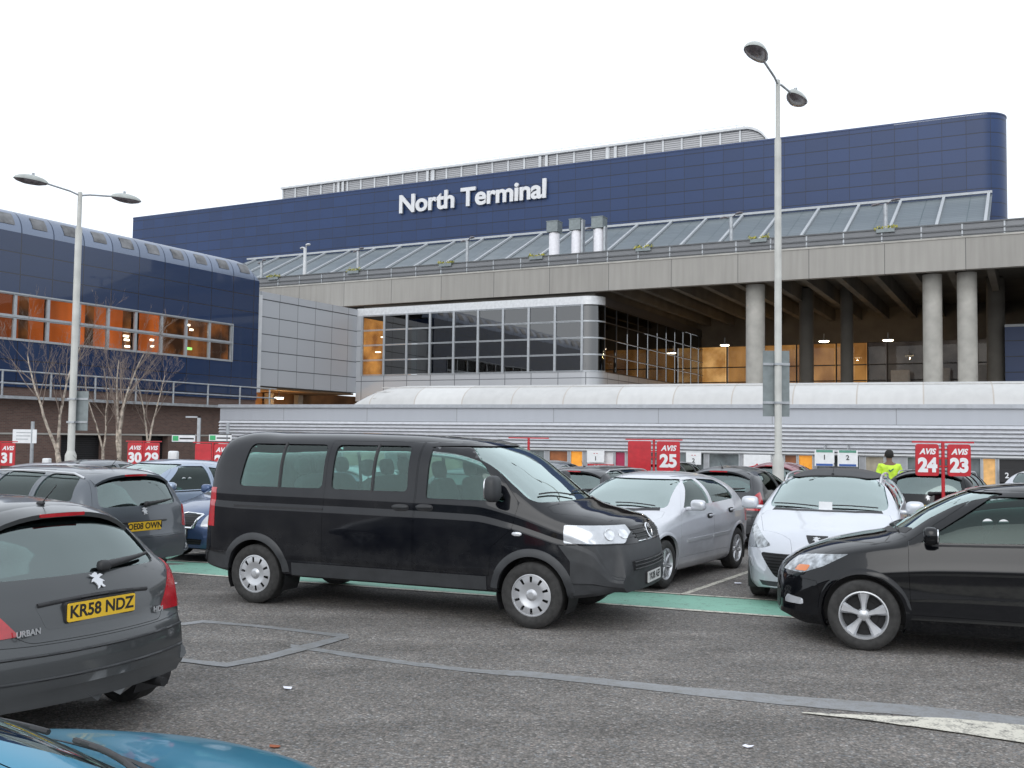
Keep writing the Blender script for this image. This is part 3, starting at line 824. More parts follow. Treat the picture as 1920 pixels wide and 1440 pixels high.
def h207_extra(root, SF, off, L, doors, tg, patch):
    tail_spoiler(root, SF, off, 3.44, 1.40, .575, P_grey)
    disc_extra(root, SF, off, .02, .975, .058, 'lion', False)
    # recess around the plate, handle lip, badges
    b = MB(); pts = []
    for t in np.linspace(-.42, .42, 13):
        x, n_ = SF.rear(t, .90-.02*(t/.42)**2); pts.append((x+.004, t, .90-.02*(t/.42)**2))
    b.path(pts, .014, 6); b.build('tailgate_lip', M_trim, root, off, smooth=60)
    for (y0, s) in ((-.50, 'URBAN'), (.50, 'HDi')):
        x, n_ = SF.rear(y0, .735)
        text_obj('badge', s, .05, root, (max(SF.rear(y0+d_, .735)[0] for d_ in (-.08, 0, .08))+off[0]+.004, y0, .735), (R_(90), 0, R_(90)), .002, .001, M_silv)
    for z, rad in ((.60, .010), (.46, .010)):
        pts = []
        for t in np.linspace(-.82, .82, 25):
            x, n_ = SF.rear(t, z)
            if x is not None: pts.append((x+.001, t, z))
        MB().path(pts, rad, 6).build('bumper_strip', M_bump, root, off, smooth=60)
    MB().tube((3.6,.45,.27),(4.0,.45,.27),.03,n=14).build('exhaust_pipe', M_rimd, root, off, smooth=50)

H207 = dict(name='parked_car', cat='car', label='dark grey hatchback seen from behind with yellow plate KR58 NDZ', paint=P_grey,
  prof=[(0,.46),(.01,.55),(.06,.66),(.16,.74),(.5,.86),(.92,.95),(1.45,1.24),(1.80,1.39),(2.15,1.455),(2.65,1.485),(3.1,1.465),(3.36,1.43),(3.44,1.39),(3.58,1.27),(3.70,1.13),(3.79,1.03),(3.86,.93),(3.90,.82),(3.92,.72),(3.97,.655),(3.99,.52),(4.00,.40)],
  bot=[(0,.24),(.3,.18),(3.5,.20),(4.0,.30)],
  plan=[(0,.56),(.08,.68),(.25,.78),(.6,.85),(1.2,.865),(3.0,.872),(3.4,.87),(3.75,.85),(3.93,.81),(4.0,.77)],
  belt=[(0,.40),(.3,.68),(.9,.86),(1.4,.93),(3.3,.99),(3.7,.99),(4,.9)],
  sidep=[(0,.93),(.10,.965),(.35,.985),(.62,1.0),(.85,.985),(1,.945)],
  n=3.0, n0=2.3, lean=.46, bf=.20, bfl=2.0, br=.20, brl=1.1, axles=(.80,3.33), r=.30, tw=.19, track=1.49, rim_r=.19, rim='seven',
  side_windows=[dict(poly=round_poly([(1.42,1.0),(2.30,1.03),(2.28,1.37),(1.98,1.36)],.03), door=0, mat=M_glassd),
                dict(poly=round_poly([(2.38,1.03),(3.12,1.06),(3.20,1.20),(3.02,1.35),(2.38,1.38)],.05), door=1, mat=M_glassd)],
  ws=round_poly([(-.61,.99),(.61,.99),(.50,1.375),(-.50,1.375)],.08), ws_x=(.6,2.3),
  rw=round_poly([(-.66,1.03),(.66,1.03),(.535,1.375),(-.535,1.375)],.08), rw_x=(3.2,4.2),
  doors=[dict(poly=[(2.34,.36),(2.34,1.42),(1.95,1.42),(1.35,1.0),(1.22,.75),(1.24,.36)]), dict(poly=[(2.35,.36),(2.35,1.42),(3.05,1.42),(3.26,1.2),(3.22,.98),(3.02,.62),(2.98,.36)])],
  bonnet=[(-.3,.42),(-.3,-.42),(.3,-.62),(.9,-.70),(1.07,-.66),(.93,-.3),(.90,0),(.93,.3),(1.07,.66),(.9,.70),(.3,.62)], bonnet_z=.68,
  tailgate=round_poly([(-.50,.67),(.50,.67),(.66,.78),(.715,1.0),(.57,1.40),(-.57,1.40),(-.715,1.0),(-.66,.78)],.04),
  fbumper=[(-.4,.1),(.48,.1),(.42,.50),(.30,.60),(-.4,.58)], rbumper=[(3.62,.1),(4.4,.1),(4.4,.655),(3.90,.66),(3.70,.68),(3.62,.5)],
  patches=[dict(name='tail_light', both=True, axis='x', lo=3.55, hi=4.2, poly=round_poly([(.54,.72),(.95,.70),(.95,1.08),(.83,1.09),(.72,.94)],.03), mat=M_red, proud=.006),
           dict(name='headlight', both=True, axis='y', lo=.38, hi=1.2, poly=round_poly([(-.2,.60),(.25,.62),(.62,.82),(.25,.76),(-.2,.70)],.02), mat=M_head),
           dict(name='grille', axis='x', lo=-.3, hi=.5, poly=round_poly([(-.45,.30),(.45,.30),(.52,.50),(-.52,.50)],.05), mat=M_grille),
           dict(name='plate_recess', axis='x', lo=3.7, hi=4.2, poly=round_poly([(-.38,.735),(.38,.735),(.44,.89),(-.44,.89)],.03), mat=P_grey, proud=.0012)],
  cabin=(1.3,3.6), dash_z=.93, floor=.32, seats=[(1.95,'pair'),(2.80,'row')], mirror=(1.52,1.02,(.12,.20,.15)),
  handles=[(2.22,.86,0),(3.02,.90,1)], rwiper=(.10,1.045,.55,1.075), wipers=[(-.52,.05,.03),(.12,.60,.03)], wiper_z=1.02, plates=[('r',.82,'KR58 NDZ',.52,.0)], extra=h207_extra, lip=True, antenna=(3.3,.2))

# --- estate cars and hatchbacks of the rows
def estate_extra(root, SF, off, L, doors, tg, patch):
    disc_extra(root, SF, off, .02, .93, .05, 'lion', False)
    tail_spoiler(root, SF, off, 4.12, 1.45, .58, P_grey2)
    for sg in (1, -1):
        b = MB(); pts = []
        for x in np.linspace(1.9, 3.95, 12):
            y = sg*.585; z = SF.top(x, y)[0] or 1.4; e = min(1, (x-1.9)/.2, (3.95-x)/.2); pts.append((x, y, z+.005+.04*max(0, e)))
        b.path(pts, .014, 6); b.build('roof_rail', M_silv if sp_rail else M_trim, root, off, smooth=60)
    b = MB()
    for t in (-.36,): pass
    pts = [(SF.rear(t, .80)[0]+.004, t, .80) for t in np.linspace(-.38, .38, 9)]
    MB().path(pts, .012, 6).build('tailgate_lip', M_trim, root, off, smooth=60)
sp_rail = True
EST = dict(name='parked_car', cat='car', label='mid grey estate car with roof rails in front of the ice blue car', paint=P_grey2,
  prof=[(0,.46),(.01,.56),(.06,.67),(.16,.75),(.55,.89),(1.0,.98),(1.55,1.28),(1.90,1.41),(2.25,1.46),(2.75,1.475),(3.5,1.465),(4.0,1.435),(4.10,1.41),(4.16,1.35),(4.27,1.15),(4.33,.98),(4.36,.85),(4.385,.70),(4.41,.62),(4.42,.42)],
  bot=[(0,.24),(.3,.19),(3.9,.21),(4.42,.32)],
  plan=[(0,.56),(.08,.68),(.25,.78),(.6,.86),(1.2,.885),(3.6,.885),(4.0,.87),(4.25,.83),(4.42,.77)],
  belt=[(0,.40),(.3,.70),(.9,.88),(1.4,.95),(4.0,1.0),(4.42,.95)],
  sidep=[(0,.93),(.10,.965),(.35,.985),(.62,1.0),(.85,.985),(1,.95)],
  n=3.2, n0=2.3, lean=.38, bf=.20, bfl=2.0, br=.13, brl=1.0, axles=(.86,3.55), r=.31, tw=.195, track=1.51, rim_r=.2, rim='seven',
  side_windows=[dict(poly=round_poly([(1.50,1.01),(2.38,1.03),(2.36,1.40),(2.06,1.39)],.03), door=0),
                dict(poly=round_poly([(2.46,1.03),(3.20,1.05),(3.20,1.40),(2.46,1.41)],.03), door=1),
                dict(poly=round_poly([(3.30,1.05),(4.00,1.08),(3.92,1.34),(3.78,1.39),(3.30,1.40)],.07), door=None)],
  ws=round_poly([(-.68,1.02),(.68,1.02),(.56,1.41),(-.56,1.41)],.08), ws_x=(.6,2.5),
  rw=round_poly([(-.62,1.0),(.62,1.0),(.53,1.37),(-.53,1.37)],.09), rw_x=(3.95,4.7),
  doors=[dict(poly=[(2.42,.38),(2.42,1.44),(2.02,1.44),(1.42,1.02),(1.28,.75),(1.30,.38)]), dict(poly=[(2.43,.38),(2.43,1.44),(3.24,1.44),(3.24,.98),(3.16,.62),(3.1,.38)])],
  bonnet=[(-.3,.42),(-.3,-.42),(.3,-.64),(.95,-.72),(1.12,-.68),(.98,-.3),(.95,0),(.98,.3),(1.12,.68),(.95,.72),(.3,.64)], bonnet_z=.69,
  tailgate=round_poly([(-.66,.62),(.66,.62),(.70,.98),(.58,1.41),(-.58,1.41),(-.70,.98)],.04),
  fbumper=[(-.4,.1),(.53,.1),(.46,.50),(.32,.60),(-.4,.58)], rbumper=[(3.92,.1),(4.7,.1),(4.7,.60),(3.98,.60),(3.92,.5)],
  patches=[dict(name='tail_light', both=True, axis='x', lo=4.1, hi=4.7, poly=round_poly([(.70,.70),(.98,.70),(.98,.98),(.73,.98)],.03), mat=M_red, proud=.006),
           dict(name='headlight', both=True, axis='y', lo=.40, hi=1.2, poly=round_poly([(-.2,.58),(.25,.62),(.60,.82),(.25,.77),(-.2,.71)],.02), mat=M_head),
           dict(name='grille', axis='x', lo=-.3, hi=.5, poly=round_poly([(-.45,.32),(.45,.32),(.50,.52),(-.50,.52)],.05), mat=M_grille)],
  cabin=(1.35,4.1), dash_z=.95, floor=.33, seats=[(2.0,'pair'),(2.85,'row')], mirror=(1.60,1.04,(.12,.20,.15)),
  handles=[(2.30,.89,0),(3.05,.92,1)], rwiper=(.06,1.01,.5,1.05), plates=[('r',.745,'OE08 OWN',.52,.0)], extra=estate_extra, antenna=(3.7,.2))

# --- silver family hatchback facing the lane
def meg_extra(root, SF, off, L, doors, tg, patch):
    for sg in (1, -1):
        for x0, x1_ in ((1.42, 2.30), (2.36, 3.02)):
            b = MB()
            for x in np.arange(x0, x1_, .06):
                z = .565+.012*(x-1.4); y = SF.side(x, z, sg); b.box(x, min(x+.062, x1_), y-.006, y+.010, z-.022, z+.022) if sg > 0 else b.box(x, min(x+.062, x1_), y-.010, y+.006, z-.022, z+.022)
            b.build('side_moulding', M_silv, root, off)
    x = 1.16
    MB().box(x, x+.12, .33, .50, 1.04, 1.045).build('tax_disc', M_white, root, off)
MEG = dict(name='parked_car', cat='car', label='silver hatchback parked between the black minibus and the white estate', paint=P_silver,
  prof=[(0,.46),(.01,.56),(.06,.67),(.18,.75),(.55,.88),(.95,.96),(1.45,1.25),(1.80,1.39),(2.15,1.445),(2.55,1.458),(3.1,1.435),(3.45,1.39),(3.60,1.34),(3.70,1.22),(3.78,1.06),(3.90,1.00),(4.06,.97),(4.12,.90),(4.17,.70),(4.20,.60),(4.21,.42)],
  bot=[(0,.23),(.3,.18),(3.7,.20),(4.21,.32)],
  plan=[(0,.56),(.08,.68),(.25,.78),(.6,.86),(1.2,.885),(3.2,.888),(3.7,.875),(4.0,.83),(4.21,.74)],
  belt=[(0,.40),(.3,.69),(.9,.87),(1.4,.94),(3.3,1.0),(3.8,1.0),(4.2,.9)],
  sidep=[(0,.93),(.10,.965),(.35,.985),(.62,1.0),(.85,.985),(1,.95)],
  n=3.1, n0=2.3, lean=.42, bf=.20, bfl=2.0, br=.16, brl=1.0, axles=(.79,3.41), r=.31, tw=.195, track=1.52, rim_r=.205, rim='seven',
  side_windows=[dict(poly=round_poly([(1.42,1.0),(2.34,1.03),(2.32,1.365),(1.98,1.355)],.03), door=0),
                dict(poly=round_poly([(2.42,1.03),(3.30,1.06),(3.22,1.22),(3.02,1.34),(2.42,1.37)],.04), door=1)],
  ws=round_poly([(-.68,1.0),(.68,1.0),(.55,1.37),(-.55,1.37)],.08), ws_x=(.6,2.4),
  rw=round_poly([(-.56,1.08),(.56,1.08),(.50,1.32),(-.50,1.32)],.06), rw_x=(3.3,4.4),
  doors=[dict(poly=[(2.38,.36),(2.38,1.41),(1.94,1.40),(1.34,1.0),(1.20,.75),(1.22,.36)]), dict(poly=[(2.39,.36),(2.39,1.41),(3.05,1.39),(3.36,1.12),(3.30,.98),(3.04,.66),(2.98,.36)])],
  bonnet=[(-.3,.42),(-.3,-.42),(.3,-.64),(.92,-.72),(1.10,-.68),(.96,-.3),(.93,0),(.96,.3),(1.10,.68),(.92,.72),(.3,.64)], bonnet_z=.69,
  tailgate=round_poly([(-.60,.62),(.60,.62),(.66,.98),(.56,1.35),(-.56,1.35),(-.66,.98)],.04),
  fbumper=[(-.4,.1),(.47,.1),(.40,.50),(.30,.60),(-.4,.58)], rbumper=[(3.78,.1),(4.5,.1),(4.5,.60),(3.86,.60),(3.78,.5)],
  patches=[dict(name='tail_light', both=True, axis='x', lo=3.75, hi=4.5, poly=round_poly([(.62,.72),(.98,.70),(.98,.98),(.74,.98)],.03), mat=M_red, proud=.006),
           dict(name='headlight', both=True, axis='y', lo=.40, hi=1.2, poly=round_poly([(-.2,.58),(.25,.62),(.52,.80),(.25,.76),(-.2,.71)],.02), mat=M_head),
           dict(name='grille', axis='x', lo=-.3, hi=.5, poly=round_poly([(-.45,.32),(.45,.32),(.50,.50),(-.50,.50)],.05), mat=M_grille)],
  cabin=(1.3,3.6), dash_z=.94, floor=.32, seats=[(1.95,'pair'),(2.80,'row')], mirror=(1.52,1.02,(.12,.21,.15)),
  handles=[(2.24,.86,0),(3.08,.90,1)], wipers=[(-.52,.05,.03),(.12,.60,.03)], wiper_z=1.02, plates=[('f',.42,'KM58 UVX',.52,.0)], extra=meg_extra, antenna=(3.0,.2))

# --- white estate with a wide mouth grille
def sw_extra(root, SF, off, L, doors, tg, patch):
    b = MB(); x, n_ = SF.front(0, .715)
    o = patch(round_poly([(-.125,.835),(.125,.835),(.09,.76),(.05,.725),(-.05,.725),(-.09,.76)],.01), 'x', -.3, .6, 'badge_plate', M_ink, .004)
    disc_extra(root, SF, off, 0, .782, .048, 'lion', True)
    for sg in (1, -1):
        b = MB(); pts = []
        for xx in np.linspace(1.95, 4.0, 12):
            y = sg*.60; z = SF.top(xx, y)[0] or 1.4; e = min(1, (xx-1.95)/.2, (4.0-xx)/.2); pts.append((xx, y, z+.005+.045*max(0, e)))
        b.path(pts, .016, 6); b.build('roof_rail', M_silv, root, off, smooth=60)
    MB().box(1.2, 1.205, -.07, .09, 1.02, 1.17).build('windscreen_paper', M_white, root, off)
    MB().box(1.2, 1.205, .33, .50, 1.02, 1.06).build('tax_disc', M_white, root, off)
    z, n_ = SF.top(1.9, 0)
SW = dict(name='parked_car', cat='car', label='white estate car facing us with a black panoramic roof and wide mouth grille', paint=P_white,
  prof=[(0,.52),(.008,.62),(.04,.72),(.11,.80),(.5,.93),(.95,1.03),(1.15,1.07),(1.60,1.31),(1.95,1.47),(2.3,1.53),(2.8,1.55),(3.6,1.53),(4.1,1.48),(4.25,1.42),(4.36,1.2),(4.43,.98),(4.46,.8),(4.49,.62),(4.50,.42)],
  bot=[(0,.22),(.3,.17),(4.0,.20),(4.5,.32)],
  plan=[(0,.60),(.08,.72),(.25,.81),(.6,.885),(1.2,.905),(3.7,.905),(4.2,.87),(4.5,.78)],
  belt=[(0,.42),(.3,.72),(.9,.92),(1.4,1.0),(4.0,1.04),(4.5,.95)],
  sidep=[(0,.93),(.10,.965),(.35,.985),(.62,1.0),(.85,.985),(1,.95)],
  n=3.2, n0=2.4, lean=.38, bf=.24, bfl=2.0, br=.12, brl=1.0, axles=(.91,3.62), r=.315, tw=.2, track=1.53, rim_r=.21, rim='seven',
  side_windows=[dict(poly=round_poly([(1.56,1.06),(2.44,1.08),(2.42,1.44),(2.12,1.43)],.03), door=0),
                dict(poly=round_poly([(2.52,1.08),(3.26,1.10),(3.26,1.43),(2.52,1.44)],.03), door=1),
                dict(poly=round_poly([(3.36,1.10),(4.05,1.13),(3.95,1.40),(3.36,1.43)],.07), door=None)],
  ws=round_poly([(-.74,1.075),(.74,1.075),(.605,1.495),(-.605,1.495)],.10), ws_x=(.6,2.6),
  rw=round_poly([(-.62,1.03),(.62,1.03),(.55,1.38),(-.55,1.38)],.09), rw_x=(4.0,4.8),
  doors=[dict(poly=[(2.48,.38),(2.48,1.48),(2.08,1.48),(1.48,1.06),(1.34,.75),(1.36,.38)]), dict(poly=[(2.49,.38),(2.49,1.48),(3.30,1.48),(3.30,.98),(3.22,.62),(3.16,.38)])],
  bonnet=[(-.3,.16),(-.3,-.16),(.12,-.30),(.45,-.66),(1.05,-.78),(1.24,-.74),(1.10,-.35),(1.07,0),(1.10,.35),(1.24,.74),(1.05,.78),(.45,.66),(.12,.30)], bonnet_z=.62,
  fbumper=None, rbumper=[(4.02,.1),(4.8,.1),(4.8,.60),(4.1,.60),(4.02,.5)],
  patches=[dict(name='headlight', both=True, axis='x', lo=-.3, hi=.78, poly=round_poly([(.52,.70),(.62,.665),(1.0,.62),(1.0,.90),(.80,.915)],.03), mat=M_headd, proud=.004),
           dict(name='grille', axis='x', lo=-.3, hi=.6, poly=round_poly([(-.46,.335),(.46,.335),(.66,.615),(-.66,.615)],.06), mat=M_grille, proud=.004),
           dict(name='fog_light', both=True, axis='x', lo=-.3, hi=.7, poly=round_poly([(.74,.42),(.86,.44),(.88,.54),(.78,.52)],.02), mat=M_head, proud=.004),
           dict(name='panoramic_roof', axis='z', lo=1.45, hi=2.2, poly=[(1.98,-.62),(3.9,-.60),(3.9,.60),(1.98,.62)], mat=M_ink, proud=.002),
           dict(name='lower_spoiler', axis='x', lo=-.3, hi=.5, poly=[(-.62,.235),(.62,.235),(.66,.29),(-.66,.29)], mat=M_bump, proud=.003),
           dict(name='tail_light', both=True, axis='x', lo=4.2, hi=4.8, poly=round_poly([(.70,.70),(.98,.70),(.98,.98),(.73,.98)],.03), mat=M_red, proud=.006)],
  cabin=(1.45,4.2), dash_z=.99, floor=.33, seats=[(2.1,'pair'),(2.95,'row')], mirror=(1.66,1.08,(.13,.22,.17)),
  handles=[(2.36,.92,0),(3.12,.94,1)], wipers=[(-.60,.0,.02),(.10,.66,.02)], wiper_z=1.10, extra=sw_extra, antenna=(2.05,.22))

# --- near black hatchback, side on
def foc_extra(root, SF, off, L, doors, tg, patch):
    for sg in (1, -1):
        y = SF.side(1.20, .80, sg)
        i = 0 if sg > 0 else 1
        # window sill strip
        b = MB()
        for x in np.linspace(1.5, 3.2, 24):
            z = 1.003+.03*(x-1.5); yy = SF.side(x, z-.006, sg); b.box(x-.04, x+.04, min(yy, yy+sg*.006), max(yy, yy+sg*.006), z-.016, z+.002)
        b.build('waist_strip', M_trim, root, off)
    for sg in (1,):
        y = SF.side(2.12, 1.22, sg)
        for dx in (0, .13):
            o = MB().lathe([(.001, 0), (.05, 0), (.05, .002)], 24, 'y', (1.93+dx, 0, 1.20)).mesh('sticker', M_white)
            yy = SF.side(1.93+dx, 1.20, -1)
            obj('window_sticker', o, root, (off[0], yy+.03, 0)) if yy else None
FOC = dict(name='parked_car', cat='car', label='glossy black hatchback side-on at the right edge with five-spoke alloys', paint=P_black,
  prof=[(0,.52),(.008,.60),(.05,.69),(.14,.77),(.45,.92),(.80,1.01),(1.02,1.055),(1.42,1.31),(1.78,1.475),(2.15,1.54),(2.6,1.555),(3.3,1.505),(3.75,1.38),(3.92,1.28),(4.08,1.08),(4.18,.98),(4.26,.85),(4.31,.68),(4.34,.60),(4.34,.42)],
  bot=[(0,.25),(.2,.18),(3.9,.20),(4.34,.32)],
  plan=[(0,.56),(.06,.66),(.2,.765),(.45,.855),(.75,.905),(1.1,.915),(3.4,.92),(3.9,.88),(4.2,.82),(4.34,.74)],
  belt=[(0,.42),(.15,.62),(.5,.84),(1.0,.94),(1.45,.985),(3.4,1.045),(3.9,1.05),(4.34,.95)],
  sidep=[(0,.925),(.09,.955),(.14,.985),(.36,.982),(.68,.998),(.72,1.005),(.80,.985),(1,.95)],
  n=3.3, n0=2.4, lean=.36, bf=.30, bfl=1.75, br=.15, brl=1.1, axles=(.87,3.51), r=.325, gap=.045, tw=.215, track=1.60, rim_r=.222, rim='five',
  side_windows=[dict(poly=round_poly([(1.36,1.015),(2.50,1.05),(2.48,1.445),(1.98,1.44)],.03), door=0, mat=M_glassd),
                dict(poly=round_poly([(2.58,1.05),(3.38,1.08),(3.30,1.22),(3.08,1.375),(2.58,1.43)],.04), door=1, mat=M_glassd)],
  ws=round_poly([(-.70,1.085),(.70,1.085),(.57,1.475),(-.57,1.475)],.08), ws_x=(.5,2.5),
  rw=round_poly([(-.58,1.09),(.58,1.09),(.52,1.34),(-.52,1.34)],.06), rw_x=(3.6,4.6),
  doors=[dict(poly=[(2.54,.36),(2.54,1.495),(1.93,1.49),(1.26,1.02),(1.26,.80),(1.28,.36)]), dict(poly=[(2.55,.36),(2.55,1.495),(3.12,1.43),(3.44,1.14),(3.40,1.0),(3.14,.68),(3.08,.36)])],
  bonnet=[(-.3,.40),(-.3,-.40),(.25,-.60),(.8,-.74),(1.24,-.76),(1.06,-.35),(1.01,0),(1.06,.35),(1.24,.76),(.8,.74),(.25,.60)], bonnet_z=.71,
  fbumper=[(-.4,.1),(.53,.1),(.47,.48),(.44,.60),(-.4,.66)], rbumper=[(3.9,.1),(4.6,.1),(4.6,.62),(3.98,.62),(3.9,.5)],
  patches=[dict(name='headlight', both=True, axis='y', lo=.40, hi=1.3, poly=round_poly([(-.2,.66),(.30,.66),(.50,.74),(.74,.875),(.40,.835),(-.2,.745)],.02), mat=M_headd, proud=.004),
           dict(name='indicator', both=True, axis='y', lo=.56, hi=1.3, poly=round_poly([(.22,.675),(.34,.68),(.38,.74),(.26,.73)],.02), mat=M_amber, proud=.006),
           dict(name='grille', axis='x', lo=-.3, hi=.5, poly=round_poly([(-.42,.28),(.42,.28),(.50,.46),(-.50,.46)],.05), mat=M_grille, proud=.004),
           dict(name='fog_light', both=True, axis='x', lo=-.3, hi=.7, poly=round_poly([(.58,.36),(.72,.36),(.72,.42),(.60,.44)],.02), mat=M_head, proud=.004),
           dict(name='tail_light', both=True, axis='x', lo=3.9, hi=4.6, poly=round_poly([(.70,.76),(.98,.76),(.98,1.10),(.70,1.10)],.03), mat=M_red, proud=.006)],
  cabin=(1.45,3.8), dash_z=.99, floor=.33, seats=[(2.1,'pair'),(2.95,'row')], mirror=(1.47,1.07,(.13,.19,.16)), 
  handles=[(2.38,.90,0),(3.22,.92,1)], wipers=[(-.55,.05,.03),(.12,.62,.03)], wiper_z=1.085, extra=foc_extra, lipo=.014, lipw=.05, antenna=(3.2,.2))

# --- blue saloon with chrome-framed grille
def oct_extra(root, SF, off, L, doors, tg, patch):
    b = MB(); P4 = [(-.40,.72),(-.34,.52),(.34,.52),(.40,.72),(.12,.735),(0,.70),(-.12,.735)]
    pts = []
    for i in range(len(P4)):
        a, c = P4[i], P4[(i+1) % len(P4)]
        for t in np.linspace(0, 1, 6)[:-1]:
            y, z = a[0]+(c[0]-a[0])*t, a[1]+(c[1]-a[1])*t; x, n_ = SF.front(y, z)
            if x is not None: pts.append((x-.006, y, z))
    b.path(pts+[pts[0]], .02, 6); b.build('grille_frame', M_chrome, root, off, smooth=60)
OCT = dict(MEG); OCT.update(label='dark blue saloon facing us with chrome-framed grille, half hidden behind the minibus', paint=P_blue, extra=oct_extra,
  patches=[dict(name='grille', axis='x', lo=-.3, hi=.5, poly=[(-.38,.53),(.38,.53),(.40,.72),(-.40,.72)], mat=M_grille, proud=.004),
           dict(name='lower_grille', axis='x', lo=-.3, hi=.5, poly=[(-.5,.28),(.5,.28),(.52,.36),(-.52,.36)], mat=M_grille, proud=.004),
           dict(name='fog_light', both=True, axis='x', lo=-.3, hi=.7, poly=round_poly([(.60,.28),(.78,.28),(.76,.36),(.60,.38)],.02), mat=M_head, proud=.004),
           dict(name='headlight', both=True, axis='x', lo=-.3, hi=.45, poly=round_poly([(.46,.55),(1.0,.55),(1.0,.74),(.47,.74)],.03), mat=M_head, proud=.004),
           dict(name='tail_light', both=True, axis='x', lo=3.75, hi=4.5, poly=round_poly([(.62,.72),(.98,.70),(.98,.98),(.74,.98)],.03), mat=M_red, proud=.006)],
  plates=[('f',.44,'KX58 FHT',.52,.0)], handles=[(2.24,.86,0),(3.08,.90,1)])

def built(sp):
    o = make_car(sp); o['_len'] = sp['prof'][-1][0]; return o
def dupcar(src, label, P_old=None, P_new=None, group='cars parked in the rows'):
    c = copy_tree(src); c['label'] = label; c['group'] = group
    if P_new: recolour(c, P_old, P_new)
    return c
# ---------------------------------------------------------------- ground and markings
def asphalt():
    m, nt, b = new_mat('coarse_asphalt')
    tc = N(nt, 'ShaderNodeTexCoord'); P = tc.outputs['Object']
    def noise(s, d=3, r=.5):
        n = N(nt, 'ShaderNodeTexNoise'); n.inputs['Scale'].default_value = s; n.inputs['Detail'].default_value = d; n.inputs['Roughness'].default_value = r
        nt.links.new(P, n.inputs['Vector']); return n.outputs['Fac']
    v = N(nt, 'ShaderNodeTexVoronoi'); v.inputs['Scale'].default_value = 58; nt.links.new(P, v.inputs['Vector'])
    sepc = N(nt, 'ShaderNodeSeparateColor'); nt.links.new(v.outputs['Color'], sepc.inputs[0])
    cr = N(nt, 'ShaderNodeValToRGB'); e = cr.color_ramp.elements
    e[0].position = 0; e[0].color = (.105,.098,.092,1); e[1].position = .45; e[1].color = (.185,.172,.158,1)
    for p, c in ((.7,(.23,.205,.185,1)), (.86,(.18,.185,.19,1)), (.93,(.31,.29,.27,1)), (.97,(.27,.225,.20,1)), (1.0,(.37,.355,.34,1))):
        q = e.new(p); q.color = c
    nt.links.new(sepc.outputs[0], cr.inputs[0])
    big = noise(.35, 6, .6); mid = noise(2.2, 5, .6)
    # tyre-polished lanes and oily drips
    mpt = N(nt, 'ShaderNodeMapping'); mpt.inputs['Rotation'].default_value = (0, 0, R_(22)); mpt.inputs['Scale'].default_value = (.10, 1.1, 1); nt.links.new(P, mpt.inputs[0])
    trk = N(nt, 'ShaderNodeTexNoise'); trk.inputs['Scale'].default_value = 1.3; trk.inputs['Detail'].default_value = 5; nt.links.new(mpt.outputs[0], trk.inputs['Vector'])
    tr_ = N(nt, 'ShaderNodeMapRange'); tr_.inputs['From Min'].default_value = .35; tr_.inputs['From Max'].default_value = .65; tr_.inputs['To Min'].default_value = .82; tr_.inputs['To Max'].default_value = 1.12; nt.links.new(trk.outputs['Fac'], tr_.inputs['Value'])
    oil = N(nt, 'ShaderNodeTexNoise'); oil.inputs['Scale'].default_value = 1.1; oil.inputs['Detail'].default_value = 7; oil.inputs['Roughness'].default_value = .55; oil.inputs['Distortion'].default_value = .6; nt.links.new(P, oil.inputs['Vector'])
    ol = N(nt, 'ShaderNodeMapRange'); ol.inputs['From Min'].default_value = .64; ol.inputs['From Max'].default_value = .74; ol.inputs['To Min'].default_value = 1; ol.inputs['To Max'].default_value = .62; nt.links.new(oil.outputs['Fac'], ol.inputs['Value'])
    to = N(nt, 'ShaderNodeMath', operation='MULTIPLY'); nt.links.new(tr_.outputs[0], to.inputs[0]); nt.links.new(ol.outputs[0], to.inputs[1])
    mr = N(nt, 'ShaderNodeMapRange'); mr.inputs['From Min'].default_value = .3; mr.inputs['From Max'].default_value = .7; mr.inputs['To Min'].default_value = .98; mr.inputs['To Max'].default_value = 1.32; nt.links.new(big, mr.inputs['Value'])
    mr2 = N(nt, 'ShaderNodeMapRange'); mr2.inputs['From Min'].default_value = .3; mr2.inputs['From Max'].default_value = .7; mr2.inputs['To Min'].default_value = .85; mr2.inputs['To Max'].default_value = 1.15; nt.links.new(mid, mr2.inputs['Value'])
    mu = N(nt, 'ShaderNodeMath', operation='MULTIPLY'); nt.links.new(mr.outputs[0], mu.inputs[0]); nt.links.new(mr2.outputs[0], mu.inputs[1])
    mu2 = N(nt, 'ShaderNodeMath', operation='MULTIPLY'); nt.links.new(mu.outputs[0], mu2.inputs[0]); nt.links.new(to.outputs[0], mu2.inputs[1]); mu = mu2
    vm = N(nt, 'ShaderNodeVectorMath', operation='SCALE'); nt.links.new(cr.outputs[0], vm.inputs[0]); nt.links.new(mu.outputs[0], vm.inputs['Scale'])
    # binder between stones
    dk = N(nt, 'ShaderNodeMapRange'); dk.inputs['From Min'].default_value = .30; dk.inputs['From Max'].default_value = .62; dk.inputs['To Min'].default_value = 1; dk.inputs['To Max'].default_value = .68
    nt.links.new(v.outputs['Distance'], dk.inputs['Value'])
    vm2 = N(nt, 'ShaderNodeVectorMath', operation='SCALE'); nt.links.new(vm.outputs[0], vm2.inputs[0]); nt.links.new(dk.outputs[0], vm2.inputs['Scale'])
    nt.links.new(vm2.outputs[0], b.inputs['Base Color'])
    b.inputs['Roughness'].default_value = .85; b.inputs['Specular IOR Level'].default_value = .3
    bp = N(nt, 'ShaderNodeBump'); bp.inputs['Strength'].default_value = .5; bp.inputs['Distance'].default_value = .008; bp.invert = True
    nt.links.new(v.outputs['Distance'], bp.inputs['Height']); nt.links.new(bp.outputs[0], b.inputs['Normal'])
    return m
M_asph = asphalt()
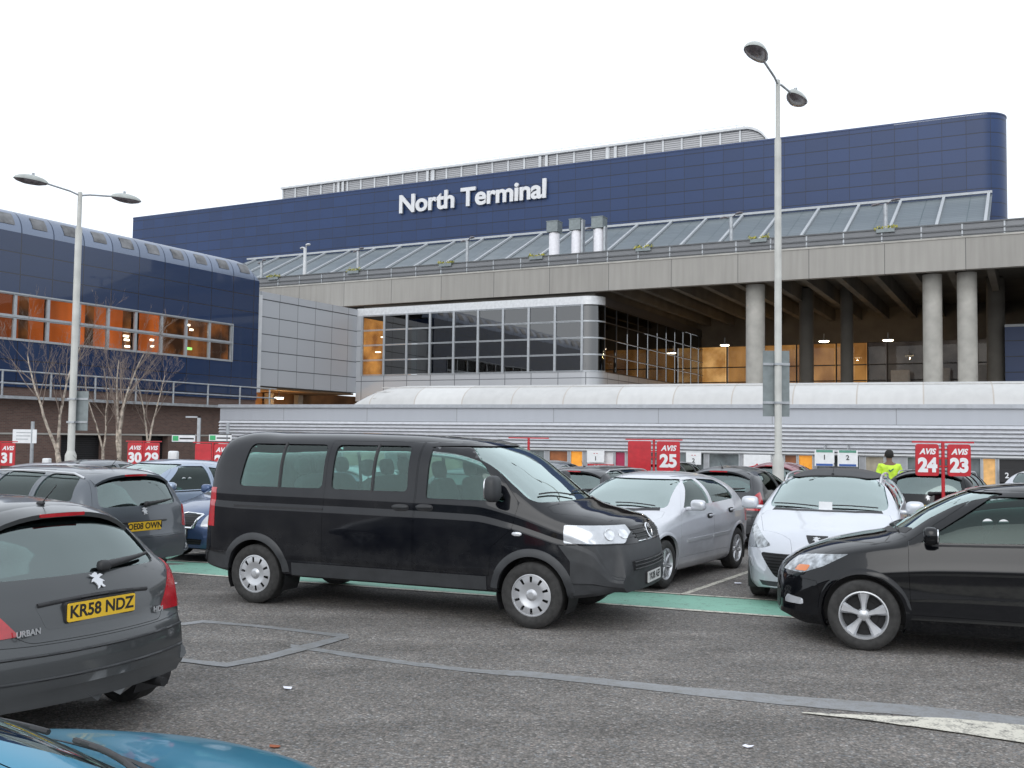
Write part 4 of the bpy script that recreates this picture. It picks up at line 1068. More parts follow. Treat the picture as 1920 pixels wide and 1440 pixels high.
g = MB(); xs = [-700, -200, -60, -20, -2, 4, 20, 60, 200, 700]; ys = [-200, -30, 0, 8, 15, 20, 25, 30, 35, 40, 60, 120, 400, 1200]
g.add([(x, y, gz(x, y)) for y in ys for x in xs], [(j*len(xs)+i, j*len(xs)+i+1, (j+1)*len(xs)+i+1, (j+1)*len(xs)+i) for j in range(len(ys)-1) for i in range(len(xs)-1)])
tag(g.build('ground', M_asph), kind='structure')

def worn(name, col, wear=(.10,.095,.09), amt=.35, sc=9, rough=.7):
    m, nt, b = new_mat(name); tc = N(nt, 'ShaderNodeTexCoord')
    n = N(nt, 'ShaderNodeTexNoise'); n.inputs['Scale'].default_value = sc; n.inputs['Detail'].default_value = 9; n.inputs['Roughness'].default_value = .7; nt.links.new(tc.outputs['Object'], n.inputs['Vector'])
    v = N(nt, 'ShaderNodeTexVoronoi'); v.inputs['Scale'].default_value = 60; nt.links.new(tc.outputs['Object'], v.inputs['Vector'])
    ad = N(nt, 'ShaderNodeMath', operation='MULTIPLY_ADD'); ad.inputs[1].default_value = .25; nt.links.new(v.outputs['Distance'], ad.inputs[0]); nt.links.new(n.outputs['Fac'], ad.inputs[2])
    mr = N(nt, 'ShaderNodeMapRange'); mr.inputs['From Min'].default_value = .80-amt*.5; mr.inputs['From Max'].default_value = .95-amt*.3; nt.links.new(ad.outputs[0], mr.inputs['Value'])
    n2 = N(nt, 'ShaderNodeTexNoise'); n2.inputs['Scale'].default_value = 1.5; nt.links.new(tc.outputs['Object'], n2.inputs['Vector'])
    mr2 = N(nt, 'ShaderNodeMapRange'); mr2.inputs['To Min'].default_value = .82; mr2.inputs['To Max'].default_value = 1.18; nt.links.new(n2.outputs['Fac'], mr2.inputs['Value'])
    vm = N(nt, 'ShaderNodeVectorMath', operation='SCALE'); vm.inputs[0].default_value = col; nt.links.new(mr2.outputs[0], vm.inputs['Scale'])
    mx = N(nt, 'ShaderNodeMixRGB'); nt.links.new(mr.outputs[0], mx.inputs[0]); nt.links.new(vm.outputs[0], mx.inputs[1]); mx.inputs[2].default_value = (*wear, 1)
    nt.links.new(mx.outputs[0], b.inputs['Base Color']); b.inputs['Roughness'].default_value = rough
    bp = N(nt, 'ShaderNodeBump'); bp.inputs['Strength'].default_value = .4; bp.inputs['Distance'].default_value = .006; nt.links.new(ad.outputs[0], bp.inputs['Height']); nt.links.new(bp.outputs[0], b.inputs['Normal'])
    return m
M_green = worn('green_walkway_paint', (.22,.44,.34), amt=.22)
M_line = worn('cream_road_paint', (.60,.57,.49), amt=.40)
M_tar = worn('grey_tar_seam', (.25,.255,.265), wear=(.19,.185,.175), amt=.5, rough=.5)

def strip(name, left, right, mt, h, rag=0.0, sub=6):
    """flat sheet between two polylines on the ground, edges slightly ragged"""
    def dens(p):
        out = []
        for a, b in zip(p[:-1], p[1:]):
            for t in np.linspace(0, 1, sub, endpoint=False): out.append((a[0]+(b[0]-a[0])*t, a[1]+(b[1]-a[1])*t))
        return out+[p[-1]]
    l, r = dens(left), dens(right); b = MB(); vs = []
    rnd = random.Random(len(name)*7+len(l))
    for p, q in zip(l, r):
        j = rnd.uniform(-rag, rag); k = rnd.uniform(-rag, rag)
        vs += [(p[0], p[1]+j, gz(*p)+h), (q[0], q[1]+k, gz(*q)+h)]
    n = len(l); b.add(vs, [(2*i, 2*i+1, 2*i+3, 2*i+2) for i in range(n-1)])
    me = b.mesh(name, mt)
    if me.polygons[0].normal.z < 0: me.flip_normals()
    return tag(obj(name, me), kind='structure')

def seg(p, q, n=12): return [(p[0]+(q[0]-p[0])*t, p[1]+(q[1]-p[1])*t) for t in np.linspace(0, 1, n)]
# green pedestrian strip along the bays, edged with cream lines (edge points found on the ground)
EL = Vector((.927, -.375)); ENn = Vector((.375, .927))
lo0, lo1 = Vector((-4.62, 13.99)), Vector((3.0, 11.13)); dd = (lo1-lo0).normalized(); nn_ = Vector((-dd.y, dd.x))
if nn_.y < 0: nn_ = -nn_
A0, A1 = lo0-dd*16, lo1+dd*16
def off2(p, o): return tuple(p+nn_*o)
strip('walkway_line', seg(off2(A0, -.02), off2(A1, -.02)), seg(off2(A0, .07), off2(A1, .07)), M_line, .008, .006)
strip('green_walkway', seg(off2(A0, .05), off2(A1, .05)), seg(off2(A0, 1.12), off2(A1, 1.12)), M_green, .004)
strip('walkway_line', seg(off2(A0, 1.09), off2(A1, 1.09)), seg(off2(A0, 1.16), off2(A1, 1.16)), M_line, .012, .006)
bayd = Vector((math.sin(R_(31)), math.cos(R_(31))))
for k in range(-6, 5):
    p = Vector((2.12, 12.60))+dd*2.88*k
    q = p+bayd*5.0; w = Vector((.05, 0))
    strip('bay_line', seg(tuple(p-w), tuple(q-w)), seg(tuple(p+w), tuple(q+w)), M_line, .005, .004)

def gp(px, py):    # ground point seen at a photo pixel, for the odd-shaped tar seams only
    r = _R*((px-960)/1890)+_U2*((720-py)/1890)+_F; t = -CAMH/r.z; return (r.x*t, r.y*t)
up_ = [(545,1208),(640,1222),(760,1240),(900,1256),(990,1259),(1100,1270),(1300,1290),(1500,1307),(1700,1322),(1920,1345),(2200,1372)]
lo_ = [(545,1214),(640,1230),(760,1247),(900,1263),(985,1270),(1100,1281),(1300,1305),(1500,1325),(1700,1342),(1920,1363),(2200,1398)]
strip('tar_seam', [gp(*p) for p in up_], [gp(*p) for p in lo_], M_tar, .004, .012)
strip('tar_seam', [gp(*p) for p in [(200,1158),(345,1168),(380,1163),(470,1171),(580,1183),(652,1190)]], [gp(*p) for p in [(200,1164),(345,1173),(380,1168),(470,1175),(580,1188),(650,1197)]], M_tar, .004, .008)
strip('tar_seam', [gp(*p) for p in [(200,1224),(345,1236),(425,1244),(500,1229),(580,1207),(652,1190)]], [gp(*p) for p in [(200,1232),(345,1243),(425,1252),(505,1238),(590,1216),(655,1197)]], M_tar, .007, .010)
strip('road_paint', [gp(*p) for p in [(1503,1338),(1600,1342),(1780,1349),(1920,1362),(2200,1392)]], [gp(*p) for p in [(1504,1339),(1600,1349),(1780,1374),(1920,1395),(2200,1440)]], M_line, .010, .006)

# litter
def scrap(px, py, s, mt, label, seed):
    rnd = random.Random(seed); x, y = gp(px, py)
    b = MB(); n = 7; vs = [(0, 0, s*.25)]
    for k in range(n):
        a = 2*math.pi*k/n; r = s*rnd.uniform(.6, 1.1); vs.append((r*math.cos(a)*1.4, r*math.sin(a), rnd.uniform(.0, s*.35)))
    vs += [(v[0]*.9, v[1]*.9, v[2]-.004) for v in vs]
    fs = [(0, 1+k, 1+(k+1) % n) for k in range(n)]+[(n+1, n+2+(k+1) % n, n+2+k) for k in range(n)]
    o = b.add(vs, fs).build('litter', mt, None, (x, y, gz(x, y)+.008)); tag(o, label, 'litter')
M_paper = mat('paper_scrap', (.78,.78,.85), .8, var=0)
scrap(540, 1292, .035, M_paper, 'small crumpled white paper scrap on the asphalt left of centre', 1)
scrap(1402, 1402, .028, M_paper, 'tiny white paper scrap on the asphalt near the bottom edge of the photo', 2)
scrap(1383, 1095, .05, M_paper, 'white scrap on the ground beside the front wheel of the white estate', 3)
scrap(325, 1096, .04, M_paper, 'pale scrap on the asphalt behind the near grey hatchback, by the green walkway', 5)
scrap(517, 1402, .03, mat('dry_leaf', (.30,.09,.04), .8), 'dry reddish leaf on the asphalt beside the turquoise bonnet', 4)

# ---------------------------------------------------------------- building frames
# terminal grid: local +X runs right along the fronts, local +Y runs away from us
AZ = R_(-62.6); dA = Vector((-math.sin(AZ), -math.cos(AZ))); rzA = math.atan2(dA.y, dA.x)
P0 = Vector((-11.0, 70.92))
def rootA(name, label, cat, u=0, w=0, z=0, group=None):
    n_ = Vector((-dA.y, dA.x)); p = P0+dA*u+n_*w
    return empty(name, (p.x, p.y, z), rzA, label, cat, group)

M_blue_panel = grid_mat('blue_cladding', (.009,.033,.112), 1.5, .94, lw=.06, line=(.008,.014,.035), rough=.42, var=.20, uv=True, bump=.5, lx=.03)
M_white_metal = mat('white_painted_metal', (.62,.63,.64), .45, var=.06, scale=2)
M_grey_metal = mat('grey_metal', (.33,.345,.36), .45, metal=.3, var=.08, scale=3)
M_galv = mat('galvanised_steel', (.40,.42,.44), .5, metal=.5, var=.12, scale=5)
M_louv = ribbed('grey_louvres', (.42,.42,.43), .16, (.20,.20,.205), duty=.35, uv=False)

def extrude_path(path, z0, z1, nz=1, closed=False):
    """vertical wall along a plan path; UV = (arc length, height)"""
    s = [0]
    for a, b in zip(path[:-1], path[1:]): s.append(s[-1]+math.hypot(b[0]-a[0], b[1]-a[1]))
    n = len(path); vs = [(p[0], p[1], z0) for p in path]+[(p[0], p[1], z1) for p in path]
    return vs, [(k, k+1, n+k+1, n+k) for k in range(n-1)], s

def wall_uv(name, path, z0, z1, mt, parent, s0=0.0, smooth=30):
    vs, fs, s = extrude_path(path, z0, z1); b = MB().add(vs, fs); me = b.mesh(name, mt, smooth)
    uv = me.uv_layers.new(name='UVMap'); n = len(path)
    for l in me.loops:
        i = l.vertex_index; uv.data[l.index].uv = (s[i % n]+s0, z0 if i < n else z1)
    return obj(name, me, parent)

def arc(cx, cy, r, a0, a1, n=8): return [(cx+r*math.cos(t), cy+r*math.sin(t)) for t in np.linspace(R_(a0), R_(a1), n)]

# --- terminal block
T = rootA('terminal_building', 'long dark blue panelled terminal block above the elevated road, reading North Terminal', 'building', 0, 15, 0)
pth = [(-39.4, 28), (-39.4, 0)]+[(x, 0) for x in (-20, 0, 20)]+arc(39.4, 1.6, 1.6, -90, 35, 12)+[(34.0, 9)]
wall_uv('wall', pth, 12.5, 23.80, M_blue_panel, T, s0=-28)
# rolled parapet: the wall path swept inward and up
b = MB(); prof = [(-.03, 23.80), (-.03, 23.90), (.06, 23.95), (.5, 23.96)]
def inset_path(p, d):
    out = []
    for i in range(len(p)):
        a = Vector(p[max(i-1, 0)]); c = Vector(p[min(i+1, len(p)-1)]); t = (c-a).normalized(); out.append((p[i][0]-t.y*d, p[i][1]+t.x*d))
    return out
rows_ = [[(x, y, z) for x, y in inset_path(pth, d)] for d, z in prof]; n = len(pth)
for r_ in rows_: b.v += r_
for j in range(len(prof)-1):
    for k in range(n-1): b.f.append((j*n+k, j*n+k+1, (j+1)*n+k+1, (j+1)*n+k)); b.m.append(0)
b.build('parapet', mat('dark_blue_metal', (.024,.045,.12), .35, metal=.2), T, smooth=50)
MB().box(-38.9, 34, .45, 28, 23.80, 23.955).build('roof', M_grey_metal, T)
pl = empty('tmp', (0,0,0)); bpy.data.objects.remove(pl)
# plant room behind the parapet
pr = MB(); end = arc(23.6, 24.2, 1.5, 90, 0, 8)
outline = [(-21.2, 23.79), (-21.2, 25.45)]+[(x, z+0) for x, z in end if True]
outline = [(-21.2, 23.79), (-21.2, 25.32), (23.0, 25.32)]+[(23.0+2.0*math.sin(t), 23.8+1.52*math.cos(t)) for t in np.linspace(.25, math.pi/2, 7)]
pr.prism(outline, 'y', 1.6, 9).build('plant_room', M_louv, T)
x = -21.13
while x < 23.2:
    MB().box(x-.07, x+.07, 1.50, 1.598, 24.09, 25.3).build('plant_rib', M_white_metal, T); x += 1.52
for x in (-14.5, -14.0, -4.8, -4.2, 6.2, 6.8, 12.2, 12.9): MB().box(x-.12, x+.12, 1.44, 1.497, 24.09, 25.3).build('plant_pipe', M_white_metal, T)
b = MB(); top = [(-21.3, 25.32), (23.0, 25.32)]+[(23.0+2.05*math.sin(t), 23.8+1.56*math.cos(t)) for t in np.linspace(.25, math.pi/2, 7)]
b.prism(top+[(x+.02, z+.17) for x, z in top[::-1]], 'y', 1.35, 9.05).build('plant_room_edge', M_white_metal, T)
MB().box(-21.2, 24.6, 1.42, 1.56, 23.97, 24.08).build('plant_room_flashing', M_white_metal, T)
b = MB()
for x in np.arange(-20, 23, 3.0): b.tube((x, 4, 25.7), (x, 4, 26.5), .025, n=6)
b.tube((-20, 4, 26.5), (22.3, 4, 26.5), .025, n=6).tube((22.3, 4, 26.5), (24.0, 4, 25.7), .025, n=6)
b.build('roof_rail', M_white_metal, T)
MB().box(-32.6, -30.2, 3, 5, 23.96, 24.35).build('roof_box', M_galv, T)
# giant lettering
me = text_mesh('North Terminal', 2.02, .09, .055, mat('white_sign_letters', (.72,.72,.73), .45, var=.03), align='LEFT', space=.97)
xs_ = [v.co.x for v in me.vertices]; ys_ = [v.co.y for v in me.vertices]
sx = (7.62+6.55)/(max(xs_)-min(xs_)); szz = 1.62/(max(ys_)-min(ys_)); mnx, mny = min(xs_), min(ys_)
for v in me.vertices: v.co.x = (v.co.x-mnx)*sx; v.co.y = (v.co.y-mny)*szz
o = obj('lettering', me, T, (-6.55, -.20, 21.26)); o.rotation_euler = (R_(90), 0, 0)

M_frame0 = mat('canopy_rib_metal', (.44,.46,.48), .45, var=.05)
# --- sloping glass canopy
CN = rootA('glass_canopy', 'long sloping grey glass canopy with white ribs between the elevated road and the blue block', 'canopy', 0, 0, 0)
Mcg = grid_mat('canopy_glass', (.19,.215,.23), 2.65, .42, lw=.06, line=(.11,.14,.145), rough=.3, var=.14, uv=True, bump=.2)
vs = [(-22, 6, 14.4), (40.2, 6, 14.4), (40.2, 13, 17.9), (-22, 13, 17.9)]
me = MB().add(vs+[(v[0], v[1]+.03, v[2]-.06) for v in vs], [(0,1,2,3),(7,6,5,4),(0,4,5,1),(1,5,6,2),(2,6,7,3),(3,7,4,0)]).mesh('canopy_glass', Mcg)
uv = me.uv_layers.new(name='UVMap'); sl = math.hypot(7, 3.5)
for l in me.loops:
    c = me.vertices[l.vertex_index].co; uv.data[l.index].uv = (c.x+22, (c.y-6)/7*sl)
obj('glazing', me, CN)
x = 40.0; k = 0
while x > -22:
    b = MB(); w = .085
    vs = [(x-w, 5.9, 14.38), (x+w, 5.9, 14.38), (x+w, 13.0, 17.93), (x-w, 13.0, 17.93)]
    b.add(vs+[(v[0], v[1]-.07, v[2]+.12) for v in vs], [(3,2,1,0),(4,5,6,7),(0,1,5,4),(1,2,6,5),(2,3,7,6),(3,0,4,7)])
    b.build('rib', M_frame0, CN); x -= 2.65
MB().box(-22, 40.2, 12.78, 13.05, 17.96, 18.12).build('top_beam', M_frame0, CN)
MB().box(-22, 40.2, 5.9, 6.1, 12.9, 14.35).build('base_wall', M_grey_metal, CN)

# --- elevated road
def conc():
    m = grid_mat('weathered_concrete', (.34,.325,.30), 4.05, 60, lw=.04, line=(.15,.145,.14), rough=.9, var=.08, off=(1.2, 20), bump=.3, streak=.26)
    return m
M_conc = conc(); M_conc2 = mat('column_concrete', (.42,.405,.37), .85, var=.12, scale=1.2, bump=.15, bscale=8)
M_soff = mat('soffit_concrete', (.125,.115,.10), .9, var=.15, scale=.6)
V = rootA('elevated_road', 'long concrete elevated road with grey barrier crossing the whole photo below the canopy', 'viaduct')
b = MB(); b.box(-26, 56, 0, .45, 11.1, 12.78); b.build('fascia', M_conc, V)
MB().box(-26, 56, -.04, .5, 12.783, 12.88).build('coping', M_conc2, V)
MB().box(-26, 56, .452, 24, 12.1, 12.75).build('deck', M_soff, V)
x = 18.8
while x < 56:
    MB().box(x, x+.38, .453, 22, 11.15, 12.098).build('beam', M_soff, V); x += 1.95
b = MB()
for x in np.arange(-25.5, 56, 2.02): b.box(x-.04, x+.04, .05, .14, 12.88, 13.58)
b.build('barrier_posts', M_galv, V)
b = MB(); b.box(-26, 56, .03, .16, 13.55, 13.62).box(-26, 56, .02, .05, 13.20, 13.27).box(-26, 56, .02, .05, 12.95, 12.99); b.build('barrier_rail', mat('dark_rail', (.12,.125,.13), .5, metal=.3), V)
def mesh_mat(name, col, a):
    m = bpy.data.materials.new(name); m.use_nodes = True; nt = m.node_tree; bb = nt.nodes['Principled BSDF']; bb.inputs['Base Color'].default_value = (*col, 1); bb.inputs['Roughness'].default_value = .6
    bb.inputs['Alpha'].default_value = a; return m
MB().box(-26, 56, .09, .10, 12.9, 13.54).build('barrier_mesh', mesh_mat('mesh_infill', (.23,.235,.245), .82), V)
MB().box(-26, 56, .6, .7, 12.752, 13.3).build('crash_barrier', M_galv, V)

# columns under the road
def column(u, w, r=.55, lab=''):
    c = rootA('concrete_column', lab, 'column', u, w, -.7, 'round columns under the elevated road')
    MB().lathe([(r*1.02, 0), (r, .1), (r, 11.7), (r, 11.84 if w < 2 else 12.7)], 32, 'z').build('shaft', M_conc2 if w < 5 else M_soff, c, smooth=50)  # back-row shafts take the dark soffit tone: shade put into the colour
    MB().box(-r*1.3, r*1.3, -r*1.3, r*1.3, -.02, .12).build('footing', M_conc2, c)
column(27.78, 1.6, .55, 'pale round concrete column just left of the tall right-hand lamp post')
column(37.52, 1.6, .50, 'left one of the close pair of pale round columns at the right')
column(39.26, 1.6, .50, 'right one of the close pair of pale round columns at the right')
column(52.0, 1.6, .50, 'pale round column beyond the right edge of the photo')
column(29.1, 10, .46, 'dark shaded column in the back row, right of the tall lamp post')
column(31.6, 10.4, .40, 'thinner dark shaded column in the back row, next to the lit wall')
column(40.4, 10, .52, 'dark shaded column in the back row at the far right behind the pair')

# podium and lit concourse under the road
PD = rootA('podium', None, None); 
o = MB().box(17.2, 56, -.9, 24, -.9, 4.3).build('podium', M_conc2, None, (PD.location.x, PD.location.y, 0), rzA); bpy.data.objects.remove(PD)
tag(o, 'concrete podium under the elevated road, seen behind the low building', 'podium')
def lit(name, col, es, c2=(.25,.12,.04), sc=.5, stretch=(1,1,1), thr=(.35,.65)):  # room light put into the walls as a patchy glow of their own
    m, nt, b = new_mat(name); tc = N(nt, 'ShaderNodeTexCoord'); mp = N(nt, 'ShaderNodeMapping'); mp.inputs['Scale'].default_value = stretch
    n = N(nt, 'ShaderNodeTexNoise'); n.inputs['Scale'].default_value = sc; n.inputs['Detail'].default_value = 3
    nt.links.new(tc.outputs['Object'], mp.inputs[0]); nt.links.new(mp.outputs[0], n.inputs['Vector'])
    mr = N(nt, 'ShaderNodeMapRange'); mr.inputs['From Min'].default_value = thr[0]; mr.inputs['From Max'].default_value = thr[1]; nt.links.new(n.outputs['Fac'], mr.inputs['Value'])
    mx = N(nt, 'ShaderNodeMixRGB'); nt.links.new(mr.outputs[0], mx.inputs[0]); mx.inputs[1].default_value = (*c2, 1); mx.inputs[2].default_value = (*col, 1)
    nt.links.new(mx.outputs[0], b.inputs['Emission Color']); b.inputs['Emission Strength'].default_value = es; nt.links.new(mx.outputs[0], b.inputs['Base Color']); b.inputs['Roughness'].default_value = .8
    return m
M_lamp = mat('glowing_lamp', (1,.9,.7), .5, var=0, emit=(1,.86,.62), es=9)
M_lampw = mat('glowing_tube', (1,1,.9), .5, var=0, emit=(1,.95,.8), es=5)
CC = rootA('concourse', 'warmly lit glazed concourse wall deep under the elevated road', 'building', 0, 22, 0)
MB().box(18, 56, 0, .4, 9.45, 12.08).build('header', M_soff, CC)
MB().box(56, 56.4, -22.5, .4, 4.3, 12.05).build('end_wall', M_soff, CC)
Mw1 = lit('lit_interior', (.72,.40,.14), .55, (.30,.14,.045), .6, (1,1,.5)); Mw2 = lit('dim_interior', (.16,.15,.15), .35, (.05,.045,.05), .5); M_cgl = glass('concourse_glass', (.8,.78,.74), .0, ior=1.25)
bays = [(18.3, 20.4, 2), (20.5, 23.0, 0), (23.1, 25.9, 0), (26.0, 28.9, 0), (29.0, 31.2, 0), (31.3, 32.6, 1), (32.7, 35.4, 1), (35.5, 39.6, 1), (39.7, 44, 1), (44.1, 50, 1)]
Mw3 = lit('bright_interior', (.95,.60,.25), .75, (.5,.25,.07), .8)
for x0, x1_, kd in bays:
    MB().box(x0, x1_, .25, .30, 4.3, 9.44).build('lit_wall', (Mw1, Mw2, Mw3)[kd], CC)
    MB().box(x0+.04, x1_-.04, .02, .04, 4.3, 9.44).build('window', M_cgl, CC)
    MB().box(x0-.07, x0+.03, -.06, .10, 4.3, 9.45).box(x0+.03, x1_, -.05, .01, 7.72, 7.80).box(x0+.03, x1_, -.05, .01, 6.52, 6.60).build('window_frame', M_trim, CC)
for x0, w, z1 in ((33.1, 1.3, 7.2), (35.6, 1.5, 7.3), (38.6, 2.6, 7.5)):
    MB().box(x0, x0+w, -1.5, -1.2, 4.32, z1).box(x0+.1, x0+w-.1, -1.55, -1.5, 5.5, z1-.2).build('display_panel', mat('pale_display', (.35,.37,.40), .5), CC)
BP = rootA('blue_kiosk', 'small dark blue clad block at the right edge under the elevated road', 'kiosk', 40.9, 9, 4.3)
wall_uv('wall', [(0, 6), (0, 0), (8, 0)], 0, 4.6, M_blue_panel, BP); MB().box(0, 8, 0, 6, 4.6, 4.75).build('roof', M_grey_metal, BP)
def ceil_lamp(p, r, lab, grp='lamps lit under the elevated road'):
    c = empty('ceiling_lamp', p, 0, lab, 'lamp', grp)
    MB().lathe([(.001, 0), (r*.8, .01), (r, .07)], 20).build('diffuser', M_lamp, c, smooth=50)
    MB().lathe([(r*1.05, .07), (r*1.1, .14), (.03, .22), (.03, .6)], 16).build('housing', M_galv, c, smooth=50)
ceil_lamp((15.0, 71, 8.55), .32, 'lit lamp under the road left of the pale single column')
ceil_lamp((21.8, 70.3, 8.85), .36, 'lit lamp under the road right of the tall lamp post')
ceil_lamp((25.8, 69, 8.85), .36, 'lit lamp under the road furthest right, near the pair of columns')
ceil_lamp((6.9, 68, 7.6), .26, 'lit lamp seen against the dark curved glass corner')
ceil_lamp((12.0, 75, 8.3), .20, 'small dim lit lamp against the dark glazed side wall')
for (x, y, z, e_) in ((21.8, 70.3, 8.7, 110), (25.8, 69, 8.7, 90), (15, 71, 8.4, 90)):
    ld = bpy.data.lights.new('concourse_light', 'POINT'); ld.energy = e_; ld.color = (1, .62, .28); ld.shadow_soft_size = .05
    lo = bpy.data.objects.new('concourse_light', ld); COL.objects.link(lo); lo.location = (x, y, z)

# --- glazed block below the road
GB = rootA('glazed_building', 'pale panelled block with a gridded dark glass front and rounded corner below the elevated road', 'building')
M_pale = grid_mat('pale_panels', (.48,.49,.51), 1.9, 1.08, lw=.05, line=(.13,.14,.15), rough=.4, var=.06, off=(-.46, -4.95), metal=.2, bump=.4)
M_dkgl = glass('dark_office_glass', (.10,.115,.12), .09); M_frame = mat('window_frame_metal', (.42,.44,.46), .4, metal=.4, var=.05)
cor = [(17.3, 0)]+arc(17.3, 1.1, 1.1, -90, 0, 9)
def ribbon(z0, z1, mt, name, o_=0.0, pth_=None):
    p = [(x, y) for x, y in (pth_ or [(0, 0)]+cor+[(18.4, 23)])]
    return wall_uv(name, inset_path(p, -o_) if o_ else p, z0, z1, mt, GB)
M_pale_uv = grid_mat('pale_panels_curved', (.48,.49,.51), 1.9, 3, lw=.05, line=(.13,.14,.15), rough=.4, var=.06, off=(-.46, .3), metal=.2, uv=True, bump=.4)
ribbon(4.3, 6.10, M_pale_uv, 'lower_panels'); ribbon(10.32, 10.85, mat('white_cap', (.66,.67,.68), .35, metal=.2), 'cap', pth_=[(0, 0)]+cor)
wall_uv('side_cap', [(18.4, 1.1), (18.4, 23)], 10.32, 10.85, mat('shaded_cap', (.05,.05,.055), .5), GB)  # same cap under the road, its shade put into a darker colour
MB().box(.1, 18.3, 2.6, 23, 5.4, 5.6).box(.3, 18.0, .35, 23, 10.86, 12.09).build('floor_slab_and_filler', M_soff, GB)  # second box: dark filler added to close the bright gap under the deck
MB().box(.1, 18.2, .15, .4, -.9, 4.29).build('lower_wall', mat('brown_lower_wall', (.22,.13,.07), .8, var=.3, scale=.7), GB)
MB().box(-.2, .46, -.02, .2, 6.10, 10.32).build('pier', M_pale, GB)
zr = [6.12, 7.17, 8.22, 9.27, 10.30]
for i in range(9):
    x0 = .46+i*1.87
    for j in range(4):
        MB().box(x0+.07, x0+1.80, .03, .045, zr[j]+.05, zr[j+1]-.05).build('window', M_cgl if i == 0 else M_dkgl, GB)
b = MB()
for i in range(10): b.box(.46+i*1.87-.075, .46+i*1.87+.075, -.05, .10, 6.1, 10.32)
for z in zr: b.box(.46, 17.3, -.03, .08, z-.05, z-.012).box(.46, 17.3, -.03, .08, z+.012, z+.05)
b.build('window_grid', M_frame, GB)
for j in range(4):
    wall_uv('window', inset_path(cor, .03), zr[j]+.05, zr[j+1]-.05, M_dkgl, GB)
    b = MB(); vs = []
    for k in range(11):
        y0 = 1.1+k*2.0
        MB().box(18.36, 18.375, y0+.05, y0+1.95, zr[j]+.03, zr[j+1]-.03).build('side_window', M_dkgl, GB)
    for z in (zr[j],): wall_uv('corner_rail', inset_path(cor, -.03), z-.05, z+.05, M_frame, GB)
b = MB()
for z in zr: b.box(18.38, 18.42, 1.1, 23, z-.025, z+.025)
for k in range(12): b.box(18.38, 18.41, 1.1+k*2.0-.03, 1.1+k*2.0+.03, 6.1, 10.32)
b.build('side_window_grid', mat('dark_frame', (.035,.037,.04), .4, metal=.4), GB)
# rooms behind the glass
MB().box(2.5, 18.0, 4.0, 4.1, 5.6, 10.3).build('inner_wall', mat('dim_room', (.05,.05,.055), .8, var=.5, scale=.4), GB)
MB().box(.46, 2.33, 3.2, 3.3, 5.6, 10.3).box(2.33, 2.45, .2, 3.3, 5.6, 10.3).box(-.1, .0, .2, 3.3, 5.6, 10.3).build('lit_room', lit('amber_glow_room', (.62,.34,.10), .8, (.22,.10,.03), .7), GB)  # room walls carry the amber light as their own glow
for (x, y, z) in ((.9, 2.0, 9.0), (2.0, 1.6, 8.0), (1.0, 1.2, 7.85), (1.5, 2.2, 7.6), (.9, 2.5, 7.0)):
    MB().box(x-.18, x+.18, y-.1, y+.1, z-.03, z+.03).build('room_light', M_lampw, GB)

# --- link building, running towards the left block (local +X = away along dB)
dB = Vector((math.sin(R_(28.8)), math.cos(R_(28.8)))); rzB = math.atan2(dB.y, dB.x)
CB = Vector((-15.9, 62.0))
LB = empty('link_building', (CB.x, CB.y, 0), rzB, 'pale grey panelled link building between the blue left block and the glazed block', 'building')
M_link = grid_mat('link_panels', (.46,.475,.50), 1.75, 1.085, lw=.06, line=(.11,.12,.13), rough=.4, var=.05, off=(-.4, -4.9), metal=.15, bump=.4, lx=.035)
MB().box(.0, 10.35, .0, 3, 4.9, 10.35).build('wall', M_link, LB)
MB().box(.0, 10.38, -.03, 3.0, 10.352, 10.80).build('cap', M_link, LB)
MB().box(-.02, .45, -.12, -.005, 4.5, 10.55).build('corner_post', M_white_metal, LB)
for sx_ in (.0,):
    MB().box(-3, 17, 4.2, 4.3, -.7, 4.9).build('underpass_wall', mat('underpass_wall', (.30,.17,.08), .8, var=.3, scale=.7), LB)
MB().box(.2, 10.3, .3, 4.2, 4.75, 4.88).build('underpass_ceiling', mat('underpass_ceiling', (.3,.2,.12), .8), LB)
b = MB()
for x in (1.8, 5.2, 8.2): b.box(x, x+.5, 3.5, 3.9, -.7, 4.7)
b.build('underpass_pillar', M_conc2, LB)
for (u, w) in ((.35, .6), (1.3, 1.4), (4.3, 1.8)):
    p = CB+dB*u+Vector((-dB.y, dB.x))*w
    c = empty('ceiling_lamp', (p.x, p.y, 4.30), rzB, {.35:'lit lamp under the link nearest the blue block',1.3:'second lit lamp under the link beside the blue block corner',4.3:'lit lamp in the middle of the warm underpass'}[u], 'lamp', 'lamps lit in the underpass')
    MB().sq((0, 0, 0), (.7, .35, .10), .5).build('diffuser', M_lamp, c, smooth=50); MB().box(-.36, .36, -.18, .18, .05, .14).box(-.02, .02, -.02, .02, .14, .45).build('housing', M_galv, c)
ld = bpy.data.lights.new('underpass_light', 'POINT'); ld.energy = 120; ld.color = (1, .55, .2); ld.shadow_soft_size = .05
lo = bpy.data.objects.new('underpass_light', ld); COL.objects.link(lo); p = CB+dB*4.3+Vector((-dB.y, dB.x))*1.8; lo.location = (p.x, p.y, 4.1)

